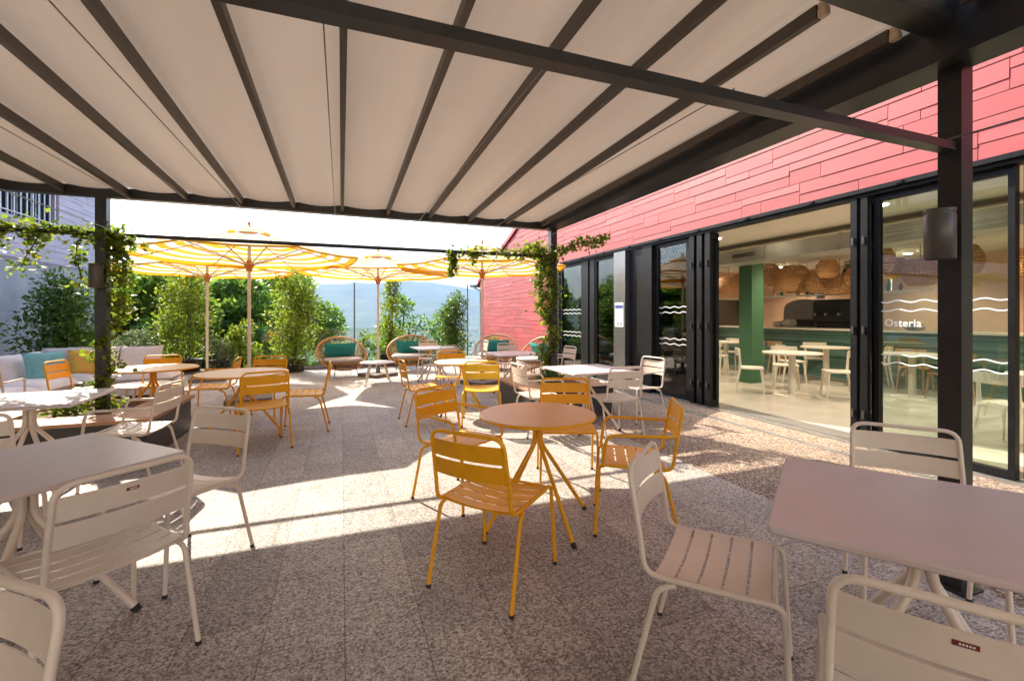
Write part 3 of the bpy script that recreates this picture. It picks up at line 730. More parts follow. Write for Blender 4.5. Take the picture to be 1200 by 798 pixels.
vine('green climber wrapping the left black post above the planter', [
    (helix(-2.37, YF, 0.42, 1.1, 0.075, 1.6), 1.0, 0.07), (helix(-2.33, YF, 0.9, 2.32, 0.075, 2, ph=2), 0.8, 0.06),
    ([(-2.40, YF, 2.30), (-2.22, YF - .02, 2.28), (-2.12, YF - .04, 2.20)], 3.0, 0.085),
    ([(-2.30, YF, 2.25), (-2.20, YF, 2.0), (-2.24, YF, 1.5)], 2.2, 0.075),
    ([(-2.45, YF, 2.30), (-3.2, YF - .03, 2.31), (-4.2, YF - .03, 2.30)], 1.5, 0.075),
    ([(-2.9, YF, 2.28), (-3.0, YF, 2.05), (-3.05, YF, 1.9)], 1.4, 0.07), ([(-3.25, YF, 2.28), (-3.3, YF, 2.0)], 1.6, 0.07),
    ([(-2.6, YF, 2.28), (-2.62, YF, 2.0), (-2.55, YF, 1.75)], 1.0, 0.06)], (0, 0, 0), 3)
vine('green climber wrapping the right black post and trailing along the bar', [
    (helix(2.92, YF, 0.42, 2.45, 0.08, 3.0), 1.0, 0.06), (helix(2.86, YF, 0.7, 2.40, 0.09, 2.4, ph=1), 1.3, 0.075),
    ([(2.88, YF, 2.28), (2.45, YF - .03, 2.33), (1.95, YF - .03, 2.29), (1.45, YF - .03, 2.28)], 0.9, 0.065),
    ([(2.85, YF, 2.40), (2.55, YF, 2.42), (2.4, YF, 2.28)], 1.5, 0.09), ([(2.8, YF, 2.25), (2.70, YF, 1.95), (2.76, YF, 1.5)], 2.2, 0.085),
    ([(1.42, YF - .03, 2.28), (1.40, YF - .03, 1.98)], 2.6, 0.035), ([(1.75, YF, 2.28), (1.72, YF, 2.16)], 2, 0.03),
    ([(2.99, YF - .05, 2.33), (3.15, YF - 0.5, 2.42), (3.25, YF - 0.95, 2.44)], 1.3, 0.065)], (0, 0, 0), 8)

# ------------------------------------------------------------ planters
def planter(x0, x1, y0, y1, label, hole):
    t_ = thing('planter', label, 'planter', ((x0 + x1) / 2, (y0 + y1) / 2, 0), group='wooden bench planters around the posts')
    hx, hy = (x1 - x0) / 2, (y1 - y0) / 2
    b = MB(); i = 0.035
    b.box(-hx + i, hx - i, -hy + i, -hy + i + .01, 0.0, 0.385); b.box(-hx + i, hx - i, hy - i - .01, hy - i, 0.0, 0.385)
    b.box(-hx + i, -hx + i + .01, -hy + i + .011, hy - i - .011, 0.0, 0.385); b.box(hx - i - .01, hx - i, -hy + i + .011, hy - i - .011, 0.0, 0.385)
    b.build('steel_side', M['planterside'], t_)
    a0, a1, c0, c1 = hole
    b = MB(); z0, z1 = 0.386, 0.42
    b.box(-hx, hx, -hy, c0, z0, z1); b.box(-hx, hx, c1, hy, z0, z1); b.box(-hx, a0, c0 + .001, c1 - .001, z0, z1); b.box(a1, hx, c0 + .001, c1 - .001, z0, z1)
    b.build('bench_top', M['deck'], t_)
    b = MB(); b.box(a0 - .02, a1 + .02, c0 - .02, c1 + .02, 0.30, 0.384); b.build('soil', M['soil'], t_)
    return t_
planter(-3.3, -1.70, 5.25, 6.65, 'long wooden bench planter around the left post', (-0.45, 0.42, -0.32, 0.45))
planter(2.30, 3.66, 5.47, 6.80, 'wooden bench planter around the right post with dark sides', (-0.30, 0.32, -0.30, 0.40))
def low_plant(x, y, z, r, n, label, seed, mat='leaf_shrub', leaf=0.06):
    rg = random.Random(seed); blobs = [((rg.uniform(-r, r) * .6, rg.uniform(-r, r) * .6, r * .35), (r * .5, r * .5, r * .4)) for _ in range(7)]
    b = MB(); leaves(b, blob_pts(blobs, n, rg, 0.3), leaf, rg, 0.6); o = b.build('low_plant', M[mat]); o.location = (x, y, z)
    return tag(o, label, 'plant', 'low plants at the foot of the posts')
low_plant(-2.55, 5.95, 0.40, 0.22, 500, 'leafy tuft in the left planter at the foot of the vine', 4)
low_plant(2.85, 5.95, 0.40, 0.24, 450, 'leafy tuft in the right planter at the foot of the vine', 6, 'leaf_dark')

# ------------------------------------------------------------ umbrellas
def umbrella(x, y, side, rz, label, hubz=2.22, rim=2.38, apex=2.84):
    t_ = thing('parasol', label, 'parasol', (x, y, 0), rz, 'yellow striped parasols')
    b = MB(); b.tube([(0, 0, 0.08), (0, 0, apex - 0.05)], 0.026, 14); b.build('pole', M['pole'], t_)
    b = MB(); b.rbox(-0.33, 0.33, -0.33, 0.33, 0.0, 0.075, 0.03); b.lathe([(0.05, 0.075), (0.05, 0.26), (0.03, 0.262)], n=20); b.build('base', M['concretebase'], t_)
    b = MB(); b.lathe([(0.027, -0.09), (0.045, -0.085), (0.05, -0.03), (0.075, 0.0), (0.075, 0.045), (0.045, 0.05), (0.04, 0.09), (0.027, 0.095)], (0, 0, hubz), 20); b.build('hub', M['hub'], t_)
    h = side / 2; hh = h * math.cos(R(22.5)); b = MB(); rg = random.Random(int(abs(x * 100)))
    for k in range(8):
        A = Matrix.Rotation(R(45 * k), 4, 'Z'); tw = math.tan(R(22.5))
        V = []; F = []; n = 12; drop = rg.uniform(0.02, 0.04)
        for i in range(n + 1):
            q = i / n; d = 0.10 + (hh - 0.10) * q
            for j in range(n + 1):
                w = -1 + 2 * j / n
                zz = apex - 0.06 - (apex - 0.06 - rim) * (q ** 0.95) - drop * (1 - w * w) * math.sin(math.pi * q) - 0.03 * (1 - w * w) * q + 0.006 * noise.noise(Vector((w * 3 + k * 7, q * 5, x)))
                V.append(A @ Vector((d, d * w * tw * (1 if q < 1 else 1), zz)))
        for i in range(n):
            for j in range(n): F.append((i * (n + 1) + j, (i + 1) * (n + 1) + j, (i + 1) * (n + 1) + j + 1, i * (n + 1) + j + 1))
        b.add(V, F, True)
        m = len(V) - (n + 1); R1 = [V[m + j] for j in range(n + 1)]; out = A @ Vector((0.003, 0, 0))
        R2 = [p + Vector((0, 0, -0.03)) + out for p in R1]
        b.add(R1 + R2, [(j, j + 1, n + 2 + j, n + 1 + j) for j in range(n)], True)
    b.build('canopy', M['stripe'], t_)
    b = MB()
    for k in range(8):
        a0, a1 = R(22.5 + 45 * k), R(67.5 + 45 * k)
        b.add([(0.34 * math.cos(a0), 0.34 * math.sin(a0), apex - 0.085), (0.34 * math.cos(a1), 0.34 * math.sin(a1), apex - 0.085), (0.0, 0.0, apex + 0.05)], [(0, 1, 2)])
    b.build('vent_cap', M['stripe'], t_)
    b = MB(); b.lathe([(0, 0.05), (0.02, 0.05), (0.025, 0.09), (0.0, 0.12)], (0, 0, apex), 12); b.build('finial', M['hub'], t_)
    for k in range(8):
        a = R(22.5 + 45 * k); c, s_ = math.cos(a), math.sin(a)
        b = MB(); b.tube([(c * 0.04, s_ * 0.04, apex - 0.10), (c * h * 0.5, s_ * h * 0.5, (apex + rim) / 2 - 0.05), (c * h * 0.995, s_ * h * 0.995, rim - 0.014)], 0.011, 6)
        rb = b.build('rib', M['ribwood'], t_)
        b = MB(); b.tube([(c * 0.07, s_ * 0.07, hubz + 0.02), (c * h * 0.52, s_ * h * 0.52, (apex + rim) / 2 - 0.075)], 0.010, 6); b.build('strut', M['ribwood'], rb)
umbrella(-1.42, 8.50, 3.5, R(6.5), 'striped parasol nearest the viewer, on the left, over the large round tables')
umbrella(-2.72, 11.5, 3.5, R(14), 'striped parasol at the far left, its thin pole beside the tall bush')
umbrella(0.80, 10.95, 3.5, R(33.5), 'striped parasol in the middle, over the low white table', 2.22)
umbrella(2.72, 8.95, 3.5, R(28.5), 'striped parasol at the right, next to the red wall', 2.26)

# ------------------------------------------------------------ lounge furniture
def cushion_mesh(w, d, h, seed=0, n=10):
    rg = random.Random(seed); b = MB(); ph = rg.uniform(0, 9)
    for sgn in (1, -1):
        def fn(u, v, sgn=sgn):
            x = (2 * u - 1); y = (2 * v - 1)
            e = max(0, (1 - x ** 4) * (1 - y ** 4)) ** 0.42
            pin = 1 - 0.10 * (1 - e)
            zz = sgn * h / 2 * e * (1 + 0.15 * noise.noise(Vector((x * 1.7 + ph, y * 1.7, sgn))))
            return (x * w / 2 * (1 - 0.05 * (1 - y * y)), y * d / 2 * (1 - 0.05 * (1 - x * x)), zz)
        b.grid(fn, n, n)
    return b
def pillow(w, d, h, mat, loc, rot, label, seed=0):
    o = cushion_mesh(w, d, h, seed).build('pillow', M[mat]); o.location = loc; o.rotation_euler = rot
    return tag(o, label, 'pillow', 'loose pillows on the seats')
def rattan(x, y, face, label, lean=18):
    t_ = thing('rattan_armchair', label, 'armchair', (x, y, 0), R(face - 90), 'round rattan armchairs')
    # hoop: tilted ring, open to the front (+y local)
    a_, b_ = 0.56, 0.46; cz = 0.52; tl = R(90 - 38)
    def hoop(r, t):   # r 0..1 inside hoop, bowl depth
        a = t; X = a_ * r * math.cos(a); Yv = b_ * r * math.sin(a)
        dep = 0.30 * (1 - r * r)
        y_ = -0.02 - Yv * math.cos(tl) - dep * math.sin(tl) * 0.9; z_ = cz + Yv * math.sin(tl) - dep * math.cos(tl) * 0.6
        return Vector((X, y_, z_))
    b = MB(); b.tube([hoop(1, 6.2832 * k / 56) for k in range(56)], 0.020, 8, closed=True)
    b.tube([hoop(1.03, 6.2832 * k / 56) + Vector((0, -0.02, 0)) for k in range(56)], 0.012, 6, closed=True); b.build('hoop', M['rattan'], t_)
    b = MB()
    for k in range(46):
        a = 6.2832 * k / 46; b.tube([hoop(0.30 + 0.70 * j / 7, a) for j in range(8)], 0.0045, 4, cap=False)
    for rr in (0.35, 0.5, 0.65, 0.72, 0.8, 0.87, 0.94): b.tube([hoop(rr, 6.2832 * k / 48) for k in range(48)], 0.005, 4, closed=True)
    b.build('woven_back', M['rattan'], t_)
    b = MB()
    for k in range(30):
        a = 6.2832 * k / 30; b.tube([(0.42 * math.cos(a), 0.05 + 0.36 * math.sin(a), 0.34), (0.33 * math.cos(a), 0.05 + 0.28 * math.sin(a), 0.27)], 0.010, 4)
    b.lathe([(0.0, 0.30), (0.38, 0.30), (0.43, 0.345), (0.0, 0.345)], (0, 0.05, 0), 30, sy=0.88); b.build('seat_shell', M['rattan'], t_)
    b = MB(); b.lathe([(0.0, 0.350), (0.38, 0.350), (0.425, 0.375), (0.425, 0.40), (0.38, 0.432), (0.0, 0.440)], (0, 0.07, 0), 30, sy=0.9); b.build('seat_cushion', M['greycushion'], t_)
    for sx in (-1, 1):
        for sy in (-1, 1):
            b = MB(); b.tube([(sx * 0.22, 0.05 + sy * 0.18, 0.31), (sx * 0.27, 0.05 + sy * 0.24, 0.0)], 0.009, 8); b.build('leg', M['blackwire'], t_)
    A = Matrix.Rotation(R(face - 90), 4, 'Z')
    return t_, A
def rat(x, y, face, label, plabel, seed):
    t_, A = rattan(x, y, face, label)
    off = A @ Vector((0.0, -0.16, 0.59))
    pillow(0.74, 0.36, 0.14, 'teal', (x + off.x, y + off.y, off.z + 0.0), (R(68), 0, R(face - 90)), plabel, seed)
rat(0.02, 11.25, 288, 'round rattan armchair at the left, in front of the potted bushes', 'crumpled teal pillow in the left rattan armchair', 1)
rat(1.62, 11.75, 250, 'round rattan armchair behind the farthest square table', 'teal pillow in the middle rattan armchair', 2)
rat(3.80, 11.35, 235, 'round rattan armchair in front of the red wall, behind the right parasol pole', 'teal pillow in the rattan armchair by the red wall', 3)
rat(4.25, 9.75, 192, 'round rattan armchair seen side-on behind the leafy right post', 'teal pillow in the side-on rattan armchair behind the right post', 4)

def sofa():
    t_ = thing('corner_sofa', 'long off-white corner sofa along the pale concrete wall', 'sofa')
    b = MB(); b.rbox(-4.86, -3.97, 7.25, 10.25, 0.06, 0.24, 0.04); b.rbox(-3.96, -2.75, 9.35, 10.25, 0.06, 0.24, 0.04); b.build('base', M['sofa'], t_)
    def cush(x0, x1, y0, y1, z0, z1, nm, tilt=None, m='sofa'):
        o = cushion_mesh(x1 - x0, y1 - y0, z1 - z0, int(abs(x0 * 10 + y0)), 12).build(nm, M[m], t_)
        o.location = ((x0 + x1) / 2, (y0 + y1) / 2, (z0 + z1) / 2)
        if tilt: o.rotation_euler = tilt
        return o
    for y0, y1 in ((7.28, 8.3), (8.3, 9.33)): cush(-4.70, -3.93, y0, y1, 0.20, 0.45, 'seat_cushion')
    for x0, x1 in ((-4.75, -3.75), (-3.75, -2.72)): cush(x0, x1, 9.30, 10.0, 0.22, 0.45, 'seat_cushion')
    for y0, y1 in ((7.25, 8.75), (8.75, 9.95)): cush(-0.24, 0.24, y0, y1, 0.49, 0.72, 'back_cushion').location = (-4.66, (y0 + y1) / 2, 0.58); 
    for c in kids(t_):
        if c.name.startswith('back_cushion'): c.rotation_euler = (0, R(72), 0)
    for x0, x1 in ((-4.5, -3.75), (-3.75, -3.1)):
        o = cush(x0, x1, 9.9, 10.42, 0.49, 0.68, 'back_cushion'); o.location = ((x0 + x1) / 2, 10.12, 0.60); o.rotation_euler = (R(72), 0, 0)
    return t_
sofa()
pillow(0.50, 0.50, 0.16, 'paleteal', (-4.28, 9.10, 0.60), (R(72), 0, R(50)), 'pale teal square pillow on the corner sofa', 5)
pillow(0.56, 0.46, 0.16, 'mustard', (-3.96, 9.62, 0.61), (R(68), 0, R(14)), 'mustard yellow pillow on the corner sofa', 6)
pillow(0.50, 0.44, 0.14, 'greycushion', (-4.36, 9.72, 0.66), (R(70), 0, R(20)), 'light grey pillow in the corner of the sofa', 7)

# ------------------------------------------------------------ left neighbouring building
nb = thing('neighbouring_building', 'building at the left with pale concrete base and lilac cladding above', 'building')
b = MB(); b.box(-6.60, -6.20, -2, 15.3, -0.4, 2.55); b.box(-12, -6.61, 14.9, 15.3, -6, 2.55); b.build('concrete_wall', M['concrete'], nb)
def boards(b, x, sgn, y0, y1, z0, ztop, seed, hs=(0.115, 0.155), lens=(0.7, 1.7), base=None):
    """lapped cladding boards on a wall plane x = const, outer face towards sgn"""
    rg = random.Random(seed); z = z0
    def bd(ya, yb, za, zb):
        zb = min(zb, ztop(ya), ztop(yb))
        if yb - ya < 0.04 or zb - za < 0.03: return
        o1 = rg.uniform(0.009, 0.014) * sgn; o2 = rg.uniform(0.005, 0.008) * sgn
        P = [(x + o1, ya, za), (x + o1, yb, za), (x + o2, yb, zb), (x + o2, ya, zb), (x, ya, za), (x, yb, za), (x, yb, zb), (x, ya, zb)]
        b.add(P, [(0, 1, 2, 3), (4, 7, 6, 5), (0, 4, 5, 1), (3, 2, 6, 7), (0, 3, 7, 4), (1, 5, 6, 2)])
    g = 0.006
    while z < max(ztop(y0), ztop(y1)):
        H = (hs[0] + hs[1]) * rg.uniform(0.97, 1.03); y = y0 - rg.uniform(0, lens[0]); prev = None
        while y < y1:
            L = rg.uniform(*lens); ya, yb = max(y, y0), min(y + L - g, y1); y += L
            sp = rg.choice([q for q in (0.36, 0.46, 0.56, 0.64) if q != prev]); prev = sp
            zm = z + H * sp
            if yb - ya < 0.04: continue
            if rg.random() < 0.5 and yb - ya > 0.7:
                ym = ya + (yb - ya) * rg.uniform(0.3, 0.7); bd(ya, ym - g, z, zm - g); bd(ym, yb, z, zm - g); bd(ya, yb, zm, z + H - g)
            else: bd(ya, yb, z, zm - g); bd(ya, yb, zm, z + H - g)
        z += H
b = MB(); boards(b, -6.18, 1, 5.0, 15.3, 2.58, lambda y: 3.42, 2, (0.13, 0.16)); boards(b, -6.18, 1, 13.62, 15.3, 3.42, lambda y: 6.4, 3, (0.13, 0.16)); boards(b, -6.18, 1, 5.0, 8.9, 3.42, lambda y: 6.4, 4, (0.13, 0.16)); b.build('lilac_cladding', M['lilac'], nb)
b = MB(); b.box(-6.60, -6.19, -2, 15.3, 2.551, 3.42); b.box(-6.60, -6.19, 13.62, 15.3, 3.421, 6.4); b.box(-6.6, -6.19, -2, 8.9, 3.421, 6.4); b.box(-12, -6.61, 14.9, 15.3, 2.56, 6.4); b.build('upper_wall', M['lilac'], nb)
b = MB(); b.box(-6.42, -6.36, 8.9, 13.62, 3.42, 6.4)
for k in range(30): y = 8.95 + k * 0.156; b.box(-6.359, -6.30, y, y + 0.05, 3.43, 6.39)
wn = b.build('window', M['darkglass'], nb)
b = MB()
for k in range(24): y = 8.95 + k * 0.20; b.tube([(-6.21, y, 3.43), (-6.21, y, 6.3)], 0.014, 6)
for z in (3.50, 3.86, 4.22, 4.58): b.tube([(-6.19, 8.9, z), (-6.19, 13.6, z)], 0.012, 6)
b.build('window_bars', M['bars'], wn)

M['bounce_plaster'] = plain('warm_bounce_plaster', (0.62, 0.54, 0.45), 0.9, scale=2)
b = MB(); b.box(-6.6, 5.0, -6.4, -6.1, -0.3, 5.2); b.build('added_bounce_wall', M['bounce_plaster'], nb)  # unseen wall behind the camera, added to bounce warm sunlight onto the terrace

# ------------------------------------------------------------ restaurant building
rb = thing('restaurant_building', 'restaurant with salmon red board cladding above a black framed glass front', 'building')
XF = 5.30
def ztop(y):
    return 5.5 if y < 9.5 else 5.5 - 0.34 * (y - 9.5)
b = MB(); boards(b, XF - 0.06, -1, -1.5, 10.62, 2.755, lambda y: min(ztop(y), 5.4), 21); boards(b, XF - 0.06, -1, 10.62, 17.5, 0.05, ztop, 22); b.build('red_cladding', M['red'], rb)
b = MB(); b.box(XF - 0.058, XF + 0.2, -1.5, 10.62, 2.751, 5.4)
b.add([(XF - .058, 10.63, -0.3), (XF + .2, 10.63, -0.3), (XF + .2, 17.5, -0.3), (XF - .058, 17.5, -0.3), (XF - .058, 10.63, ztop(10.63) - .05), (XF + .2, 10.63, ztop(10.63) - .05), (XF + .2, 17.5, ztop(17.5) - .05), (XF - .058, 17.5, ztop(17.5) - .05)],
      [(0, 1, 2, 3), (4, 7, 6, 5), (0, 4, 5, 1), (1, 5, 6, 2), (2, 6, 7, 3), (3, 7, 4, 0)])
b.build('wall', M['verge'], rb)
def slope_box(b, x0, x1, y0, y1, th, dz):
    za, zb = ztop(y0) + dz, ztop(y1) + dz
    b.add([(x0, y0, za), (x1, y0, za), (x1, y1, zb), (x0, y1, zb), (x0, y0, za + th), (x1, y0, za + th), (x1, y1, zb + th), (x0, y1, zb + th)],
          [(0, 3, 2, 1), (4, 5, 6, 7), (0, 1, 5, 4), (1, 2, 6, 5), (2, 3, 7, 6), (3, 0, 4, 7)])
b = MB(); slope_box(b, XF - 0.12, XF - 0.085, 9.4, 17.7, 0.14, -0.02); b.build('verge_trim', M['verge'], rb)
b = MB(); slope_box(b, XF - 0.08, 13.2, 9.5, 18.0, 0.08, 0.0); b.box(XF - 0.1, 13.2, -1.6, 9.49, 5.45, 5.55); rf = b.build('roof', M['roofing'], rb)
b = MB(); b.tube([(XF - 0.35, 18.02, 2.62), (13, 18.02, 2.62)], 0.06, 8); b.tube([(XF - .3, 17.9, 2.6), (XF - .05, 17.5, 2.4), (XF - .03, 17.45, 0)], 0.04, 8); b.build('gutter', M['inox'], rb)
# glass front
b = MB(); b.box(XF - 0.10, XF + 0.06, -1.5, 10.62, 2.665, 2.75); b.box(XF - 0.14, XF - 0.101, -1.5, 10.62, 2.70, 2.745)
for k in range(13): b.box(XF - 0.155, XF - 0.141, -0.8 + k * 0.9, -0.8 + k * 0.9 + 0.06, 2.712, 2.735)
b.build('door_head', M['frame'], rb)
b = MB(); b.box(XF - 0.10, XF - 0.05, -1.5, 10.62, 0.002, 0.022); b.box(XF - 0.02, XF + 0.01, -1.5, 10.62, 0.002, 0.022); b.box(XF + 0.04, XF + 0.07, -1.5, 10.62, 0.002, 0.024); b.build('door_track', M['trackmetal'], rb)
b = MB(); b.box(XF + 0.071, XF + 0.32, -1.5, 10.62, 0.003, 0.022); b.build('threshold_reflection', M['dark_reflection'], rb)  # dark reflection on the floor inside the track, painted as a flat strip
b = MB(); b.box(XF - 0.16, XF + 0.10, 7.42, 7.81, 0.0, 2.662); b.build('steel_column', M['inox'], rb)
b = MB(); b.box(XF - 0.06, XF + 0.12, 6.98, 7.415, 0.0, 2.662); b.box(XF - 0.10, XF + 0.12, 6.70, 6.97, 0.0, 2.662); b.build('black_panel', M['frame'], rb)
def glazed(y0, y1, frame=0.05, waves=True, text=False, lo=0.06, x=XF):
    b = MB(); d = 0.035
    b.box(x - d, x + d, y0, y0 + frame, 0.025, 2.66); b.box(x - d, x + d, y1 - frame, y1, 0.025, 2.66)
    b.box(x - d, x + d, y0 + frame + .001, y1 - frame - .001, 0.025, 0.025 + lo); b.box(x - d, x + d, y0 + frame + .001, y1 - frame - .001, 2.60, 2.66)
    w = b.build('window', M['frame'], rb)
    b = MB(); b.box(x - 0.004, x + 0.004, y0 + frame, y1 - frame, 0.025 + lo, 2.60); g = b.build('pane', M['glass'], w)
    if waves:
        b = MB()
        for zz in (1.545, 1.455, 1.005, 0.915):
            n = 60; yy0, yy1 = y0 + frame + 0.01, y1 - frame - 0.01
            def fn(tt, zz=zz, yy0=yy0, yy1=yy1):
                y = yy0 + (yy1 - yy0) * tt; q = zz + 0.011 * math.sin(y * 6.2832 / 0.22)
                return ((x - 0.0075, y, q - 0.006), (x - 0.0075, y, q + 0.006), (-1, 0, 0))
            b.strip(fn, n, 0.002)
        b.build('wave_stripe', M['vinyl'], w)
    if text:
        cu = bpy.data.curves.new('lettering', 'FONT'); cu.body = 'Osteria'; cu.size = 0.105; cu.extrude = 0.001; cu.space_character = 1.08; cu.offset = 0.0012
        tmp = bpy.data.objects.new('tmp', cu); COL.objects.link(tmp); bpy.context.view_layer.update()
        me = bpy.data.meshes.new_from_object(tmp.evaluated_get(bpy.context.evaluated_depsgraph_get())); bpy.data.objects.remove(tmp)
        me.materials.clear(); me.materials.append(M['vinyl'])
        o = bpy.data.objects.new('lettering', me); COL.objects.link(o); o.parent = w
        o.location = (x - 0.009, 3.035, 1.292); o.rotation_euler = (R(90), 0, R(-90)); o.scale = (0.92, 1, 1)
    return w
glazed(9.26, 10.45, 0.10); glazed(7.83, 8.72, 0.04, waves=False); glazed(5.83, 6.68, 0.07)
glazed(2.05, 3.12, 0.045, True, True); glazed(0.3, 2.0, 0.05); glazed(-1.4, 0.25, 0.05)
b = MB(); b.box(XF - 0.05, XF + 0.06, 8.74, 8.94, 0.025, 2.662); b.box(XF - 0.02, XF + 0.05, 8.941, 8.999, 0.025, 2.662); b.box(XF - 0.06, XF + 0.06, 9.0, 9.25, 0.025, 2.662); b.box(XF - 0.06, XF + 0.1, 10.452, 10.62, 0, 2.662); b.build('mullion', M['frame'], rb)
# folded door leaves stacked at both sides of the opening
def leaf_stack(y0, n, dy, xin):
    for k in range(n):
        y = y0 + k * dy; b = MB(); xa, xb = XF - 0.11, XF + xin
        b.box(xa, xa + 0.055, y, y + dy * 0.62, 0.025, 2.655); b.box(xb - 0.055, xb, y, y + dy * 0.62, 0.025, 2.655)
        b.box(xa + 0.056, xb - 0.056, y, y + dy * 0.62, 0.025, 0.12); b.box(xa + 0.056, xb - 0.056, y, y + dy * 0.62, 2.58, 2.655)
        fl = b.build('folding_door', M['frame'], rb)
        b = MB(); b.box(xa + 0.054, xb - 0.054, y + dy * 0.25, y + dy * 0.35, 0.119, 2.581); b.build('pane', M['glass'], fl)
        b = MB()
        for z in (0.35, 1.25, 2.2):
            b = MB(); b.tube([(xa - 0.012, y + dy * 0.31, z - .04), (xa - 0.012, y + dy * 0.31, z + .04)], 0.011, 8); b.build('hinge', M['lampmetal'], fl)
leaf_stack(5.32, 3, 0.165, 0.07); leaf_stack(3.14, 2, 0.105, 0.10)
# room shell
b = MB(); b.box(XF + 0.321, 12.8, -1.5, 11.0, -0.2, 0.020); b.build('interior_floor', M['intfloor'], rb)
b = MB(); b.box(XF + 0.061, 12.8, -1.5, 11.0, 2.76, 2.86); b.build('ceiling', M['ceil'], rb)
b = MB(); b.box(12.8, 13.0, -1.5, 11.2, -0.2, 5.4); b.build('back_wall', M['terra'], rb)
b = MB(); b.box(XF + 0.21, 13.0, -1.7, -1.51, -0.2, 5.4); b.build('side_wall', M['whitewall'], rb)
b = MB()
for x0, x1 in ((5.3, 6.35), (7.75, 10.3), (12.25, 12.8)): b.box(x0 + (0.25 if x0 == 5.3 else 0), x1, 11.0, 11.2, 0.95, 1.96)
b.box(5.55, 12.8, 11.0, 11.2, -0.2, 0.949); b.build('end_wall', M['whitewall'], rb)
b = MB(); b.box(5.55, 12.8, 11.0, 11.2, 1.961, 5.4); b.build('end_wall', M['terra'], rb)
for x0, x1 in ((6.35, 7.75), (10.3, 12.25)):
    b = MB(); b.box(x0, x0 + 0.05, 10.99, 11.06, 0.95, 1.96); b.box(x1 - 0.05, x1, 10.99, 11.06, 0.95, 1.96); b.box(x0 + .051, x1 - .051, 10.99, 11.06, 1.90, 1.96); b.box(x0 + .051, x1 - .051, 10.99, 11.06, 0.95, 1.0)
    w = b.build('window', M['chairint'], rb); b = MB(); b.box(x0 + .05, x1 - .05, 11.02, 11.026, 1.0, 1.90); b.build('pane', M['glass'], w)
b = MB(); b.box(7.83, 8.15, 6.90, 7.22, 0.02, 2.76); b.build('green_column', M['green'], rb)
b = MB(); b.box(7.0, 7.55, -1.0, 10.6, 2.40, 2.64)
for k in range(9): y = -0.6 + k * 1.3; b.box(6.985, 7.565, y, y + 0.03, 2.385, 2.655)
dc = b.build('air_duct', M['duct'], rb)
b = MB()
for yc in (6.35, 2.3):
    b.box(6.975, 6.984, yc - 0.26, yc + 0.26, 2.46, 2.585)
dg = b.build('air_grille', M['duct'], dc)
b = MB()
for yc in (6.35, 2.3):
    for k in range(22): y = yc - 0.235 + k * 0.0216; b.box(6.970, 6.974, y, y + 0.010, 2.485, 2.56)
b.build('grille_slots', M['blackmetal'], dg)

# interior downlights (they are lit in the photo)
me_ = MB(); me_.lathe([(0.0, 0), (0.055, 0), (0.06, 0.006), (0.075, 0.006), (0.075, 0.0), (0.06, -0.004)], n=20)
mlit = bpy.data.materials.new('lit_downlight'); mlit.use_nodes = True
mlit.node_tree.nodes['Principled BSDF'].inputs['Emission Color'].default_value = (1, 0.86, 0.66, 1); mlit.node_tree.nodes['Principled BSDF'].inputs['Emission Strength'].default_value = 6
k = 0
for x in (6.2, 8.55, 11.6):
    for y in (0.8, 3.6, 6.2, 9.2):
        o = me_.build('downlight', mlit); o.location = (x, y, 2.752)
        tag(o, 'small round lit downlight flush in the cream ceiling of the restaurant', 'ceiling light', 'downlights in the restaurant ceiling')
        L = bpy.data.lights.new('downlight_lamp', 'SPOT'); L.energy = 52; L.spot_size = R(140); L.spot_blend = 0.8; L.color = (1, 0.86, 0.68); L.shadow_soft_size = 0.06
        lo = bpy.data.objects.new('downlight_lamp', L); COL.objects.link(lo); lo.location = (x, y, 2.735); lo.parent = None

# interior furniture
def cafe_chair():
    t_ = thing('cafe_chair', 'x', 'chair')
    for sx in (-1, 1):
        b = MB(); b.tube([(sx * 0.17, 0.17, 0.44), (sx * 0.20, 0.21, 0.0)], [0.022, 0.014], 8); b.build('leg', M['chairint'], t_)
        b = MB(); b.tube([(sx * 0.17, -0.19, 0.77), (sx * 0.17, -0.17, 0.45), (sx * 0.19, -0.24, 0.0)], [0.016, 0.022, 0.014], 8); b.build('leg', M['chairint'], t_)
    b = MB(); b.rbox(-0.21, 0.21, -0.20, 0.21, 0.425, 0.455, 0.07, n=4, b=0.006); b.build('seat', M['chairint'], t_)
    b = MB()
    def fn(tt):
        s_ = 2 * tt - 1; y = -0.20 - 0.04 * (1 - s_ * s_)
        return ((s_ * 0.22, y, 0.665), (s_ * 0.22, y - 0.01, 0.785), (s_ * -.3, -1, 0))
    b.strip(fn, 12, 0.02); b.build('backrest', M['chairint'], t_)
    return t_
def cafe_table(rad=0.46):
    t_ = thing('cafe_table', 'x', 'table')
    b = MB(); b.lathe([(0, 0.72), (rad, 0.72), (rad, 0.745), (0, 0.745)], n=40, smooth=False); b.build('tabletop', M['chairint'], t_)
    b = MB(); b.tube([(0, 0, 0.02), (0, 0, 0.719)], 0.055, 20); b.build('pedestal', M['chairint'], t_)
    b = MB(); b.lathe([(0, 0.0), (0.30, 0.0), (0.30, 0.012), (0.0, 0.02)], n=32, smooth=False); b.build('base', M['chairint'], t_)
    return t_
CC = Proto(cafe_chair()); CTT = Proto(cafe_table())
gi, gt = 'cream chairs inside the restaurant', 'cream tables inside the restaurant'
Z0 = 0.02
CTT.put((7.36, 5.66, Z0), 0, 'cream round table inside, seen through the open door in front of the green column', gt)
CTT.put((9.3, 6.4, Z0), 0, 'cream round table inside, behind the nearest one and right of the green column', gt)
CTT.put((8.9, 8.6, Z0), 0, 'cream round table inside, left of the green column', gt)
CTT.put((6.9, 9.2, Z0), 0, 'cream round table inside, behind the far left glass panes', gt)
